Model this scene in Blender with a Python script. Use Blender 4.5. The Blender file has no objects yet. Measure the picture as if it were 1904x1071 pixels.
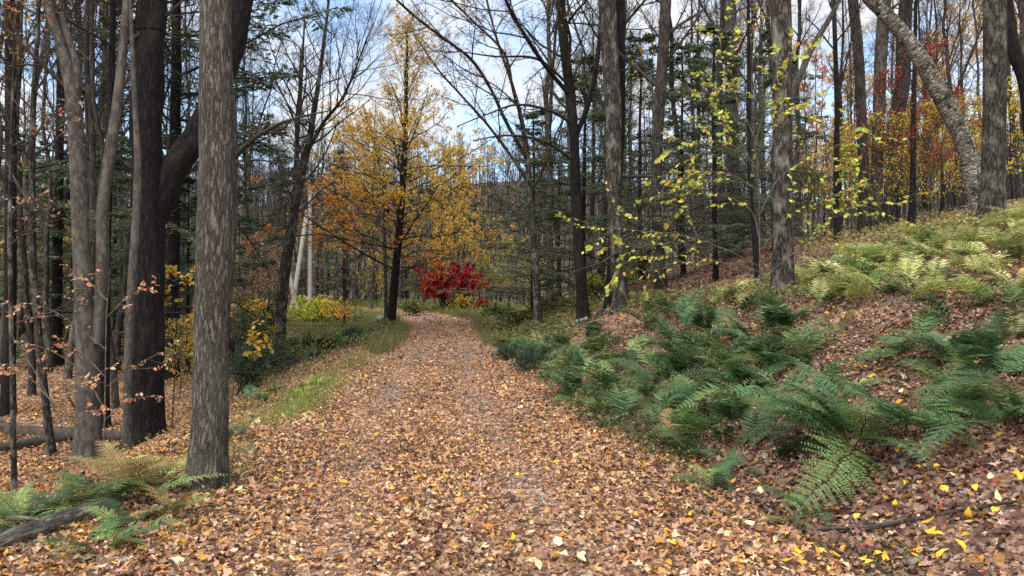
import bpy, math, random
import numpy as np
from math import radians as RAD, pi as PI

SC = bpy.context.scene
COL = SC.collection
rng = np.random.default_rng(11)
random.seed(5)

# ------------------------------------------------------------------ camera maths
F_PX, CX, CY, CAM_H = 1375.0, 952.0, 535.5, 1.6
PITCH = math.atan((560 - 535.5) / F_PX)


def at(px, py, Y):
    a = (px - CX) / F_PX
    b = (CY - py) / F_PX
    dy = math.cos(PITCH) - b * math.sin(PITCH)
    dz = math.sin(PITCH) + b * math.cos(PITCH)
    t = Y / dy
    return np.array([a * t, Y, CAM_H + dz * t])


def to_px(p):
    y = max(p[1], 0.1)
    d = p[1] * math.cos(PITCH) + (p[2] - CAM_H) * math.sin(PITCH)
    u = -p[1] * math.sin(PITCH) + (p[2] - CAM_H) * math.cos(PITCH)
    d = max(d, 0.1)
    return CX + F_PX * p[0] / d, CY - F_PX * u / d


# ------------------------------------------------------------------ terrain
_ty = np.arange(-40, 420, 0.25)


def _smooth(ctrl, win):
    v = np.interp(_ty, [c[0] for c in ctrl], [c[1] for c in ctrl])
    k = max(1, int(win / 0.25))
    ker = np.hanning(k + 2)[1:-1]
    ker /= ker.sum()
    vp = np.pad(v, k, mode='edge')
    return np.convolve(vp, ker, mode='same')[k:-k]


_cx = _smooth([(-40, 2.5), (0, .25), (4, -.28), (10, -1.12), (20, -1.86), (24, -2.25), (29, -2.75), (35, -3.6), (40, -5.1),
               (44, -7.2), (48, -10.6), (53, -17), (60, -32), (420, -900)], 4)
_zr = _smooth([(-40, -.2), (0, 0), (8, 0), (20, .24), (28, .44), (36, .68), (44, .98), (52, 1.25), (62, 1.4), (420, 1.8)], 6)
_foot = _smooth([(-40, 4.5), (0, 2.3), (4, 1.82), (10, .95), (14, .45), (20, -.05), (28, -.75), (34, .3), (45, 4), (60, 10),
                 (100, 26), (420, 120)], 5)
_floor = _smooth([(-40, -.8), (0, -.9), (13, -.95), (20, -.5), (28, .15), (36, .5), (45, .95), (70, 1.2), (420, 4)], 6)


def cxr(Y): return np.interp(Y, _ty, _cx)


def half(Y):
    Y = np.asarray(Y, float)
    s = (cxr(Y + .5) - cxr(Y - .5))
    w = np.interp(Y, [0, 9, 14, 23, 32, 60], [2.15, 2.1, 1.88, 1.64, 1.62, 1.8])
    return w * np.sqrt(1 + s * s)


def lumps(X, Y):
    return (.5 * np.sin(X * 1.3 + 1.7 * np.sin(Y * .7)) * np.sin(Y * 1.1 + .6)
            + .3 * np.sin(X * 3.1 + Y * 1.9) * np.sin(Y * 2.7 - X * .8)
            + .9 * np.sin(X * .31 + 2) * np.sin(Y * .27 + X * .11))


def sstep(a, b, x):
    t = np.clip((x - a) / (b - a), 0, 1)
    return t * t * (3 - 2 * t)


def ground(X, Y):
    X = np.asarray(X, float)
    Y = np.asarray(Y, float)
    zr = np.interp(Y, _ty, _zr)
    sR = X - np.maximum(np.interp(Y, _ty, _foot), cxr(Y) + half(Y))
    right = np.interp(sR, [-1, 0, .5, 1.5, 4.2, 8.1, 13, 25, 60, 160, 400],
                      [0, 0, .1, .5, 1.55, 2.78, 3.75, 5.9, 11.5, 22, 40])
    sL = (cxr(Y) - half(Y)) - X
    zf = np.interp(Y, _ty, _floor)
    far = sstep(34, 44, Y)
    b = sstep(.25, 3.6, sL)
    left = (zf - zr) * b * (1 - far) + (zf - zr) * far * sstep(.3, 5, sL)
    z = zr + np.where(sR > 0, right, 0) + np.where(sL > 0, left, 0)
    off = np.clip(np.maximum(sR, sL), 0, 2) / 2
    z = z + .07 * lumps(X, Y) * off
    # wooded hill far behind
    hill = sstep(75, 230, Y) * (30 + 7 * np.sin(X * .017 + 1.0)) * (1 - .35 * sstep(10, 90, X))
    return z + hill


def on_road(X, Y, m=0.0):
    return np.abs(X - cxr(Y)) < half(Y) + m


def hit(px, py, y0=2.5, y1=160):
    Ys = np.concatenate([np.arange(y0, 40, .04), np.arange(40, y1, .25)])
    a = (px - CX) / F_PX
    b = (CY - py) / F_PX
    dy = math.cos(PITCH) - b * math.sin(PITCH)
    dz = math.sin(PITCH) + b * math.cos(PITCH)
    t = Ys / dy
    zz = CAM_H + dz * t
    g = ground(a * t, Ys)
    w = np.nonzero(zz <= g)[0]
    if len(w) == 0:
        return None
    i = w[0]
    return np.array([a * t[i], Ys[i], g[i]])


def normal(X, Y):
    e = .08
    nx = -(ground(X + e, Y) - ground(X - e, Y)) / (2 * e)
    ny = -(ground(X, Y + e) - ground(X, Y - e)) / (2 * e)
    n = np.stack([nx, ny, np.ones_like(nx)], -1)
    return n / np.linalg.norm(n, axis=-1, keepdims=True)


# ------------------------------------------------------------------ numpy helpers
def nz(v):
    return v / np.maximum(np.linalg.norm(v, axis=-1, keepdims=True), 1e-9)


def _hash(i, j, k):
    h = (i * 374761393 + j * 668265263 + k * 2147483647 + 1013904223) & 0xFFFFFFFF
    h = ((h ^ (h >> 13)) * 1274126177) & 0xFFFFFFFF
    return ((h ^ (h >> 16)) & 0xFFFF) / 65535.0


def vnoise(p):
    f = np.floor(p).astype(np.int64)
    u = p - f
    u = u * u * (3 - 2 * u)
    r = 0
    for a in (0, 1):
        for b in (0, 1):
            for c in (0, 1):
                w = (u[..., 0] if a else 1 - u[..., 0]) * (u[..., 1] if b else 1 - u[..., 1]) * (u[..., 2] if c else 1 - u[..., 2])
                r = r + w * _hash(f[..., 0] + a, f[..., 1] + b, f[..., 2] + c)
    return r


def catmull(P, per=6):
    P = np.asarray(P, float)
    n = len(P)
    A = np.vstack([2 * P[0] - P[1], P, 2 * P[-1] - P[-2]])
    out = []
    for i in range(n - 1):
        p0, p1, p2, p3 = A[i], A[i + 1], A[i + 2], A[i + 3]
        for t in np.linspace(0, 1, per, endpoint=False):
            out.append(.5 * ((2 * p1) + (-p0 + p2) * t + (2 * p0 - 5 * p1 + 4 * p2 - p3) * t * t
                             + (-p0 + 3 * p1 - 3 * p2 + p3) * t ** 3))
    out.append(P[-1])
    return np.array(out)


class MB:
    """collects tubes and leaves and builds ONE mesh"""

    def __init__(s):
        s.V, s.Q, s.T, s.B, s.C, s.n = [], [], [], [], [], 0

    def raw(s, V, Q=None, T=None, bark=None, col=None):
        V = np.asarray(V, np.float32).reshape(-1, 3)
        m = len(V)
        s.V.append(V)
        if Q is not None and len(Q): s.Q.append(np.asarray(Q, np.int64).reshape(-1, 4) + s.n)
        if T is not None and len(T): s.T.append(np.asarray(T, np.int64).reshape(-1, 3) + s.n)
        s.B.append(np.zeros((m, 3), np.float32) if bark is None else np.asarray(bark, np.float32).reshape(-1, 3))
        if col is None:
            c = np.ones((m, 4), np.float32) * .5
        else:
            c = np.ones((m, 4), np.float32)
            c[:, :3] = np.asarray(col, np.float32).reshape(-1, 3) if np.ndim(col) > 1 else np.asarray(col)
        s.C.append(c)
        s.n += m

    def tubes(s, P, R, k=5, disp=None, col=None, cap=True):
        P = np.asarray(P, float)
        R = np.asarray(R, float)
        if P.ndim == 2: P, R = P[None], R[None]
        B, n, _ = P.shape
        T = np.empty_like(P)
        T[:, 1:-1] = P[:, 2:] - P[:, :-2]
        T[:, 0] = P[:, 1] - P[:, 0]
        T[:, -1] = P[:, -1] - P[:, -2]
        T = nz(T)
        mean = nz(P[:, -1] - P[:, 0])
        ref = np.where(np.abs(mean[:, 2:3]) > .75, np.array([[1., 0, 0]]), np.array([[0, 0, 1.]]))[:, None, :]
        U = nz(ref - (ref * T).sum(-1, keepdims=True) * T)
        W = np.cross(T, U)
        th = np.linspace(0, 2 * PI, k, endpoint=False)
        c, sn = np.cos(th), np.sin(th)
        rr = R[:, :, None] * np.ones(k)
        seg = np.concatenate([np.zeros((B, 1)), np.cumsum(np.linalg.norm(np.diff(P, axis=1), axis=-1), 1)], 1)
        off = (np.arange(B) * 3.37 % 17)[:, None]
        bark = np.stack([R[:, :, None] * c, R[:, :, None] * sn, (seg + off)[:, :, None] * np.ones(k)], -1)
        if disp is not None:
            rr = rr + disp(th[None, None, :], seg[:, :, None], R[:, :, None])
        V = P[:, :, None, :] + rr[..., None] * (c[None, None, :, None] * U[:, :, None, :] + sn[None, None, :, None] * W[:, :, None, :])
        idx = np.arange(B * n * k).reshape(B, n, k)
        a = idx[:, :-1, :]
        b = np.roll(idx, -1, 2)[:, :-1, :]
        cc = np.roll(idx, -1, 2)[:, 1:, :]
        d = idx[:, 1:, :]
        Q = np.stack([a, b, cc, d], -1).reshape(-1, 4)
        s.raw(V, Q, None, bark, col)
        if cap and B < 40:
            base = s.n
            tp = P[:, -1] + T[:, -1] * R[:, -1:] * .4
            s.raw(tp, None, None, np.stack([tp[:, 0] * 0, tp[:, 0] * 0, seg[:, -1]], -1), col)
            last = idx[:, -1, :] + base - B * n * k
            nx = np.roll(last, -1, 1)
            tt = np.stack([last, nx, np.broadcast_to((np.arange(B) + base)[:, None], last.shape)], -1).reshape(-1, 3)
            s.T.append(tt)

    def leaves(s, pos, d, nrm, size, col, tpl='rhomb', curl=.3, fold=.25, rg=None):
        rg = rg or rng
        pos = np.asarray(pos, float)
        N = len(pos)
        if N == 0: return
        d = nz(d)
        w = nz(np.cross(nrm, d))
        nn = np.cross(d, w)
        tv, tq, tt = TPL[tpl]
        size = np.broadcast_to(np.asarray(size, float), (N,))
        cu = rg.normal(0, curl, N)[:, None]
        fo = rg.normal(fold, fold * .8, N)[:, None]
        tx, ty = tv[None, :, 0], tv[None, :, 1]
        tw = rg.normal(0, curl * .7, N)[:, None]
        z = tv[None, :, 2] + cu * (tx - .5) ** 2 * 1.6 + fo * np.abs(ty) + tw * ty * (tx - .3) * 2
        V = pos[:, None, :] + size[:, None, None] * (tx[..., None] * d[:, None] + ty[..., None] * w[:, None] + z[..., None] * nn[:, None])
        m = len(tv)
        o = (np.arange(N) * m)[:, None, None]
        Q = (tq[None] + o).reshape(-1, 4) if len(tq) else None
        T = (tt[None] + o).reshape(-1, 3) if len(tt) else None
        col = np.broadcast_to(np.asarray(col, float), (N, 3))
        s.raw(V, Q, T, None, np.repeat(col, m, 0))

    def mesh(s, name, mat, smooth=True):
        me = bpy.data.meshes.new(name)
        V = np.concatenate(s.V)
        Q = np.concatenate(s.Q) if s.Q else np.zeros((0, 4), np.int64)
        T = np.concatenate(s.T) if s.T else np.zeros((0, 3), np.int64)
        me.vertices.add(len(V))
        me.vertices.foreach_set('co', V.ravel())
        lv = np.concatenate([Q.ravel(), T.ravel()]).astype(np.int32)
        me.loops.add(len(lv))
        me.loops.foreach_set('vertex_index', lv)
        np_ = len(Q) + len(T)
        me.polygons.add(np_)
        ls = np.concatenate([np.arange(len(Q)) * 4, len(Q) * 4 + np.arange(len(T)) * 3]).astype(np.int32)
        me.polygons.foreach_set('loop_start', ls)
        me.polygons.foreach_set('use_smooth', np.full(np_, smooth, bool))
        me.update(calc_edges=True)
        a = me.attributes.new('bark', 'FLOAT_VECTOR', 'POINT')
        a.data.foreach_set('vector', np.concatenate(s.B).ravel())
        a = me.attributes.new('col', 'FLOAT_COLOR', 'POINT')
        a.data.foreach_set('color', np.concatenate(s.C).ravel())
        me.materials.append(mat)
        return me


def _tpl():
    t = {}
    t['rhomb'] = (np.array([[0, 0, 0], [.5, .3, 0], [1, 0, 0], [.5, -.3, 0]]), np.array([[0, 1, 2, 3]]), np.zeros((0, 3), int))
    t['pinna'] = (np.array([[0, .02, 0], [.4, .085, 0], [1, 0, 0], [.4, -.085, 0]]), np.array([[0, 1, 2, 3]]), np.zeros((0, 3), int))
    t['blade'] = (np.array([[0, .03, 0], [.5, .026, 0], [1, 0, 0], [.5, -.026, 0]]), np.array([[0, 1, 2, 3]]), np.zeros((0, 3), int))
    t['thin'] = (np.array([[0, .03, 0], [.5, .13, 0], [1, 0, 0], [.5, -.13, 0]]), np.array([[0, 1, 2, 3]]), np.zeros((0, 3), int))
    ov = np.array([[0, 0, 0], [.3, .27, 0], [.68, .25, 0], [1, 0, 0], [.68, -.25, 0], [.3, -.27, 0], [.33, 0, 0], [.68, 0, 0]])
    t['oval'] = (ov, np.array([[6, 7, 2, 1], [5, 4, 7, 6]]), np.array([[0, 6, 1], [7, 3, 2], [0, 5, 6], [7, 4, 3]]))
    ang = [180, 150, 118, 92, 62, 38, 20, 0]
    rad = [.12, .36, .5, .3, .62, .3, .34, .66]
    pts = [[.42, 0, 0]]
    ring = []
    for a, r in zip(ang, rad): ring.append((a, r))
    for a, r in list(zip(ang, rad))[1:-1][::-1]: ring.append((-a, r))
    for a, r in ring:
        pts.append([.42 + r * math.cos(RAD(a)) * .85, r * math.sin(RAD(a)) * .95, 0])
    m = len(ring)
    t['maple'] = (np.array(pts), np.zeros((0, 4), int), np.array([[0, 1 + (i + 1) % m, 1 + i] for i in range(m)]))
    return t


TPL = _tpl()


def grow(P, R, per, t0, t1, length, ang, up=.05, wob=.12, n=5, rf=.55, rtip=.004, rg=None, flat=False, even=True, thick=.019):
    """children of a batch of branches; length: fn(t, parentL) -> L"""
    rg = rg or rng
    B, m, _ = P.shape
    Lp = np.linalg.norm(np.diff(P, axis=1), axis=-1).sum(1)
    idx = np.repeat(np.arange(B), per)
    N = len(idx)
    if even:
        t = t0 + (t1 - t0) * ((np.tile(np.arange(per), B) + rg.uniform(0, 1, N)) / per)
    else:
        t = rg.uniform(t0, t1, N)
    f = t * (m - 1)
    i = np.minimum(f.astype(int), m - 2)
    u = (f - i)[:, None]
    p = P[idx, i] * (1 - u) + P[idx, i + 1] * u
    tan = nz(P[idx, i + 1] - P[idx, i])
    r = R[idx, i] * (1 - u[:, 0]) + R[idx, i + 1] * u[:, 0]
    if flat:
        pr = nz(np.cross(tan, np.array([0, 0, 1.])) + 1e-6)
        sg = np.where(np.tile(np.arange(per), B) % 2 == 0, 1., -1.)[:, None]
        pr = nz(pr * sg + rg.normal(0, .12, (N, 3)))
    else:
        az = np.tile(np.arange(per), B) * 2.4 + rg.uniform(0, 6.28, B)[idx] + rg.normal(0, .4, N)
        a = nz(np.cross(tan, np.where(np.abs(tan[:, 2:3]) > .9, np.array([[1., 0, 0]]), np.array([[0, 0, 1.]]))))
        b = np.cross(tan, a)
        pr = a * np.cos(az)[:, None] + b * np.sin(az)[:, None]
    A = (ang[0] + (ang[1] - ang[0]) * rg.uniform(0, 1, N))[:, None]
    d = np.cos(A) * tan + np.sin(A) * pr
    L = length(t, Lp[idx]) * rg.uniform(.7, 1.2, N)
    out = np.empty((N, n, 3))
    out[:, 0] = p
    upv = np.array([0, 0, 1.])
    for j in range(1, n):
        d = nz(d + rg.normal(0, wob, (N, 3)) + up * upv)
        out[:, j] = out[:, j - 1] + d * (L / (n - 1))[:, None]
    r0 = np.maximum(np.minimum(r * rf, L * thick + .002), rtip)
    Rr = r0[:, None] * np.linspace(1, .35, n)[None, :] ** 1.0
    return out, np.maximum(Rr, rtip)


def pts_on(P, per, t0=.1, t1=1., rg=None):
    rg = rg or rng
    B, m, _ = P.shape
    idx = np.repeat(np.arange(B), per)
    t = rg.uniform(t0, t1, len(idx))
    f = t * (m - 1)
    i = np.minimum(f.astype(int), m - 2)
    u = (f - i)[:, None]
    return P[idx, i] * (1 - u) + P[idx, i + 1] * u, nz(P[idx, i + 1] - P[idx, i])


def pick(pal, N, rg=None, jit=.15):
    rg = rg or rng
    w = np.array([p[0] for p in pal], float)
    c = np.array([p[1] for p in pal], float)
    k = rg.choice(len(pal), N, p=w / w.sum())
    return np.clip(c[k] * np.exp(rg.normal(0, jit, (N, 1))) * np.exp(rg.normal(0, jit * .35, (N, 3))), 0.004, .9)


# ------------------------------------------------------------------ materials
def nt(name):
    m = bpy.data.materials.new(name)
    m.use_nodes = True
    t = m.node_tree
    t.nodes.clear()
    out = t.nodes.new('ShaderNodeOutputMaterial')
    return m, t, out


def N(t, typ, **kw):
    n = t.nodes.new(typ)
    for k, v in kw.items():
        if k.startswith('i_'):
            n.inputs[int(k[2:]) if k[2:].isdigit() else k[2:].replace('_', ' ')].default_value = v
        else:
            setattr(n, k, v)
    return n


def ramp(t, stops, interp='LINEAR'):
    r = t.nodes.new('ShaderNodeValToRGB')
    cr = r.color_ramp
    cr.interpolation = interp
    while len(cr.elements) < len(stops): cr.elements.new(.5)
    for e, (p, c) in zip(cr.elements, stops):
        e.position = p
        e.color = (*c, 1) if len(c) == 3 else c
    return r


def mixc(t, fac, a, b, blend='MIX'):
    m = N(t, 'ShaderNodeMix', data_type='RGBA', blend_type=blend)
    for sock, v in ((0, fac), (6, a), (7, b)):
        if hasattr(v, 'is_output'):
            t.links.new(v, m.inputs[sock])
        elif sock == 0:
            m.inputs[0].default_value = v
        else:
            m.inputs[sock].default_value = (*v, 1)
    return m.outputs[2]


def vscale(t, src, sc):
    m = N(t, 'ShaderNodeVectorMath', operation='MULTIPLY')
    t.links.new(src, m.inputs[0])
    m.inputs[1].default_value = sc
    return m.outputs[0]


def mat_bark(name, dark, light, lichen, fscale=26., stretch=.13, lich=.45, bump=1.0, moss=None, objvar=.25, patch=2.2):
    m, t, out = nt(name)
    a = N(t, 'ShaderNodeAttribute', attribute_name='bark')
    oi = N(t, 'ShaderNodeObjectInfo')
    ad = N(t, 'ShaderNodeVectorMath', operation='ADD')
    sc = N(t, 'ShaderNodeMath', operation='MULTIPLY', i_1=31.0)
    t.links.new(oi.outputs['Random'], sc.inputs[0])
    t.links.new(a.outputs['Vector'], ad.inputs[0])
    t.links.new(sc.outputs[0], ad.inputs[1])
    v = ad.outputs[0]
    vs = vscale(t, v, (1, 1, stretch))
    wn = N(t, 'ShaderNodeTexNoise', i_Scale=7.0, i_Detail=3.0)
    t.links.new(v, wn.inputs['Vector'])
    wm = N(t, 'ShaderNodeVectorMath', operation='MULTIPLY_ADD')
    wm.inputs[1].default_value = (.03, .03, .015)
    t.links.new(wn.outputs['Color'], wm.inputs[0])
    t.links.new(vs, wm.inputs[2])
    n0 = N(t, 'ShaderNodeTexNoise', i_Scale=fscale, i_Detail=5.0, i_Roughness=.6)
    t.links.new(wm.outputs[0], n0.inputs['Vector'])
    ri = N(t, 'ShaderNodeMath', operation='MULTIPLY_ADD', i_1=2.0, i_2=-1.0)
    t.links.new(n0.outputs[0], ri.inputs[0])
    ra = N(t, 'ShaderNodeMath', operation='ABSOLUTE')
    t.links.new(ri.outputs[0], ra.inputs[0])
    n1 = N(t, 'ShaderNodeTexNoise', i_Scale=fscale * 2.2, i_Detail=8.0, i_Roughness=.75)
    vs2 = vscale(t, v, (1, 1, min(1.0, stretch * 3)))
    t.links.new(vs2, n1.inputs['Vector'])
    rb = N(t, 'ShaderNodeMath', operation='MULTIPLY', i_1=4.2, use_clamp=True)
    t.links.new(ra.outputs[0], rb.inputs[0])
    h = N(t, 'ShaderNodeMath', operation='MULTIPLY_ADD', i_1=.5, use_clamp=True)
    t.links.new(rb.outputs[0], h.inputs[0])
    hh = N(t, 'ShaderNodeMath', operation='MULTIPLY', i_1=.5)
    t.links.new(n1.outputs[0], hh.inputs[0])
    t.links.new(hh.outputs[0], h.inputs[2])
    cr = ramp(t, [(.3, dark), (.5, tuple(.6 * x + .4 * y for x, y in zip(dark, light))), (.86, light)])
    t.links.new(h.outputs[0], cr.inputs[0])
    n2 = N(t, 'ShaderNodeTexNoise', i_Scale=patch, i_Detail=6.0, i_Roughness=.65)
    t.links.new(vscale(t, v, (1, 1, .5)), n2.inputs['Vector'])
    r2 = ramp(t, [(.5, (0, 0, 0)), (.68, (lich,) * 3)])
    t.links.new(n2.outputs[0], r2.inputs[0])
    c = mixc(t, r2.outputs[0], cr.outputs[0], lichen)
    if moss:
        n3 = N(t, 'ShaderNodeTexNoise', i_Scale=3.2, i_Detail=8.0, i_Roughness=.75)
        t.links.new(v, n3.inputs['Vector'])
        r3 = ramp(t, [(.53, (0, 0, 0)), (.57, (moss[1],) * 3)])
        t.links.new(n3.outputs[0], r3.inputs[0])
        c = mixc(t, r3.outputs[0], c, moss[0])
    hv = N(t, 'ShaderNodeMapRange')
    hv.inputs[3].default_value = 1 - objvar
    hv.inputs[4].default_value = 1 + objvar
    t.links.new(oi.outputs['Random'], hv.inputs[0])
    mm = N(t, 'ShaderNodeVectorMath', operation='SCALE')
    t.links.new(c, mm.inputs[0])
    t.links.new(hv.outputs[0], mm.inputs['Scale'])
    b = N(t, 'ShaderNodeBump', i_Strength=.9, i_Distance=.02 * bump)
    t.links.new(h.outputs[0], b.inputs['Height'])
    p = N(t, 'ShaderNodeBsdfPrincipled', i_Roughness=.92)
    p.inputs['Specular IOR Level'].default_value = .2
    t.links.new(mm.outputs[0], p.inputs['Base Color'])
    t.links.new(b.outputs[0], p.inputs['Normal'])
    t.links.new(p.outputs[0], out.inputs[0])
    return m


def mat_leaf(name, trans=.35, rough=.55, spec=.35, var=.2):
    m, t, out = nt(name)
    a = N(t, 'ShaderNodeAttribute', attribute_name='col')
    oi = N(t, 'ShaderNodeObjectInfo')
    mr = N(t, 'ShaderNodeMapRange')
    mr.inputs[3].default_value = 1 - var
    mr.inputs[4].default_value = 1 + var
    t.links.new(oi.outputs['Random'], mr.inputs[0])
    tc = N(t, 'ShaderNodeTexCoord')
    n = N(t, 'ShaderNodeTexNoise', i_Scale=60., i_Detail=3.)
    t.links.new(tc.outputs['Object'], n.inputs['Vector'])
    m2 = N(t, 'ShaderNodeMapRange')
    m2.inputs[1].default_value = .3
    m2.inputs[2].default_value = .7
    m2.inputs[3].default_value = .72
    m2.inputs[4].default_value = 1.2
    t.links.new(n.outputs[0], m2.inputs[0])
    mu = N(t, 'ShaderNodeMath', operation='MULTIPLY')
    t.links.new(mr.outputs[0], mu.inputs[0])
    t.links.new(m2.outputs[0], mu.inputs[1])
    s = N(t, 'ShaderNodeVectorMath', operation='SCALE')
    t.links.new(a.outputs['Color'], s.inputs[0])
    t.links.new(mu.outputs[0], s.inputs['Scale'])
    p = N(t, 'ShaderNodeBsdfPrincipled', i_Roughness=rough)
    p.inputs['Specular IOR Level'].default_value = spec
    t.links.new(s.outputs[0], p.inputs['Base Color'])
    if trans > 0:
        tr = N(t, 'ShaderNodeBsdfTranslucent')
        t.links.new(s.outputs[0], tr.inputs[0])
        mx = N(t, 'ShaderNodeMixShader', i_0=trans)
        t.links.new(p.outputs[0], mx.inputs[1])
        t.links.new(tr.outputs[0], mx.inputs[2])
        t.links.new(mx.outputs[0], out.inputs[0])
    else:
        t.links.new(p.outputs[0], out.inputs[0])
    return m


def mat_litter_ground(name, pal, scale=15., bumpd=.02, moss=None, gravel=None):
    m, t, out = nt(name)
    tc = N(t, 'ShaderNodeTexCoord')
    wn = N(t, 'ShaderNodeTexNoise', i_Scale=9., i_Detail=2.)
    t.links.new(tc.outputs['Object'], wn.inputs['Vector'])
    wm = N(t, 'ShaderNodeVectorMath', operation='MULTIPLY_ADD')
    wm.inputs[1].default_value = (.09, .09, .09)
    t.links.new(wn.outputs['Color'], wm.inputs[0])
    t.links.new(tc.outputs['Object'], wm.inputs[2])
    v1 = N(t, 'ShaderNodeTexVoronoi', i_Scale=scale)
    t.links.new(wm.outputs[0], v1.inputs['Vector'])
    sx = N(t, 'ShaderNodeSeparateXYZ')
    t.links.new(v1.outputs['Color'], sx.inputs[0])
    cr = ramp(t, pal, 'CONSTANT')
    t.links.new(sx.outputs[0], cr.inputs[0])
    br = N(t, 'ShaderNodeMapRange')
    br.inputs[3].default_value = .6
    br.inputs[4].default_value = 1.25
    t.links.new(sx.outputs[1], br.inputs[0])
    sc = N(t, 'ShaderNodeVectorMath', operation='SCALE')
    t.links.new(cr.outputs[0], sc.inputs[0])
    t.links.new(br.outputs[0], sc.inputs['Scale'])
    c = sc.outputs[0]
    if moss:
        n3 = N(t, 'ShaderNodeTexNoise', i_Scale=.35, i_Detail=6., i_Roughness=.65)
        t.links.new(tc.outputs['Object'], n3.inputs['Vector'])
        r3 = ramp(t, [(.53, (0, 0, 0)), (.63, (.75,) * 3)])
        t.links.new(n3.outputs[0], r3.inputs[0])
        c = mixc(t, r3.outputs[0], c, moss)
    if gravel:
        n4 = N(t, 'ShaderNodeTexVoronoi', i_Scale=70.)
        t.links.new(tc.outputs['Object'], n4.inputs['Vector'])
        s4 = N(t, 'ShaderNodeSeparateXYZ')
        t.links.new(n4.outputs['Color'], s4.inputs[0])
        r4 = ramp(t, [(0, gravel[0]), (.5, gravel[1]), (1, gravel[2])])
        t.links.new(s4.outputs[0], r4.inputs[0])
        n5 = N(t, 'ShaderNodeTexNoise', i_Scale=1.1, i_Detail=5., i_Roughness=.7)
        t.links.new(tc.outputs['Object'], n5.inputs['Vector'])
        r5 = ramp(t, [(.58, (0, 0, 0)), (.66, (1, 1, 1))])
        t.links.new(n5.outputs[0], r5.inputs[0])
        c = mixc(t, r5.outputs[0], c, r4.outputs[0])
    if moss:      # ground colour blends to a darker grey-brown with distance, toward the far hillside
        so_ = N(t, 'ShaderNodeSeparateXYZ')
        t.links.new(tc.outputs['Object'], so_.inputs[0])
        fr = N(t, 'ShaderNodeMapRange')
        fr.inputs[1].default_value = 52
        fr.inputs[2].default_value = 80
        fr.inputs[4].default_value = .85
        t.links.new(so_.outputs[1], fr.inputs[0])
        c = mixc(t, fr.outputs[0], c, (.095, .078, .06))
    b = N(t, 'ShaderNodeBump', i_Strength=.8, i_Distance=bumpd)
    t.links.new(v1.outputs['Distance'], b.inputs['Height'])
    p = N(t, 'ShaderNodeBsdfPrincipled', i_Roughness=.9)
    p.inputs['Specular IOR Level'].default_value = .15
    t.links.new(c, p.inputs['Base Color'])
    t.links.new(b.outputs[0], p.inputs['Normal'])
    t.links.new(p.outputs[0], out.inputs[0])
    return m


def mat_noise(name, a, b, scale=8., stretch=(1, 1, 1), rough=.85, bump=.01):
    m, t, out = nt(name)
    tc = N(t, 'ShaderNodeTexCoord')
    n = N(t, 'ShaderNodeTexNoise', i_Scale=scale, i_Detail=7., i_Roughness=.65)
    t.links.new(vscale(t, tc.outputs['Object'], stretch), n.inputs['Vector'])
    r = ramp(t, [(.3, a), (.7, b)])
    t.links.new(n.outputs[0], r.inputs[0])
    bp = N(t, 'ShaderNodeBump', i_Strength=.7, i_Distance=bump)
    t.links.new(n.outputs[0], bp.inputs['Height'])
    p = N(t, 'ShaderNodeBsdfPrincipled', i_Roughness=rough)
    p.inputs['Specular IOR Level'].default_value = .25
    t.links.new(r.outputs[0], p.inputs['Base Color'])
    t.links.new(bp.outputs[0], p.inputs['Normal'])
    t.links.new(p.outputs[0], out.inputs[0])
    return m


LITTER = [(0, (.14, .078, .055)), (.2, (.26, .16, .11)), (.42, (.34, .22, .145)), (.58, (.2, .11, .075)),
          (.74, (.43, .3, .2)), (.86, (.4, .19, .06)), (.93, (.08, .045, .032))]
M = {}
M['ash'] = mat_bark('furrowed_grey_bark', (.042, .035, .028), (.2, .175, .145), (.2, .195, .155), 40., .14, .35, 1.8, objvar=0)
M['dark'] = mat_bark('dark_furrowed_bark', (.0035, .0028, .0026), (.03, .0225, .021), (.07, .065, .056), 34., .12, .25, 1.5, objvar=.1)
M['beech'] = mat_bark('smooth_pale_bark', (.045, .038, .032), (.115, .1, .084), (.15, .142, .124), 9., .4, .5, .3, objvar=.15)
M['maple'] = mat_bark('patchy_maple_bark', (.012, .01, .0082), (.095, .08, .066), (.25, .235, .2), 24., .2, .8, 1.2, objvar=.12, patch=6.)
M['wood'] = mat_bark('woodland_bark', (.015, .012, .01), (.105, .088, .074), (.1, .092, .08), 22., .16, .55, 1.0, objvar=.4, patch=4.)
M['grey'] = mat_bark('grey_woodland_bark', (.026, .022, .018), (.12, .103, .087), (.14, .13, .115), 18., .18, .5, .8, objvar=.35, patch=3.5)
M['birch'] = mat_bark('peeling_birch_bark', (.04, .033, .025), (.46, .42, .35), (.14, .125, .098), 7., 4., .55, 1.3, moss=((.024, .03, .012), .95), objvar=0, patch=7.)
M['twig'] = mat_bark('twig_bark', (.028, .022, .019), (.085, .07, .06), (.11, .1, .085), 20., .3, .3, .3, objvar=.3)
M['palewig'] = mat_bark('pale_twig_bark', (.07, .06, .048), (.19, .17, .14), (.2, .18, .15), 20., .3, .3, .3, objvar=.2)
M['leaf'] = mat_leaf('autumn_leaf', .42)
M['needle'] = mat_leaf('hemlock_needles', .36, .6, .25)
M['fern'] = mat_leaf('fern_frond', .3, .55, .3, .22)
M['litter'] = mat_leaf('dry_fallen_leaf', .12, .75, .2, 0)
M['ground'] = mat_litter_ground('forest_leaf_ground', LITTER, 15., .03, moss=(.07, .075, .03))
M['path'] = mat_litter_ground('leaf_covered_gravel', LITTER, 16., .02, gravel=((.08, .075, .068), (.18, .172, .158), (.32, .31, .285)))
M['pole'] = mat_noise('weathered_pole_wood', (.3, .28, .25), (.42, .395, .355), 9., (6, 6, .4), .85, .006)
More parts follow.
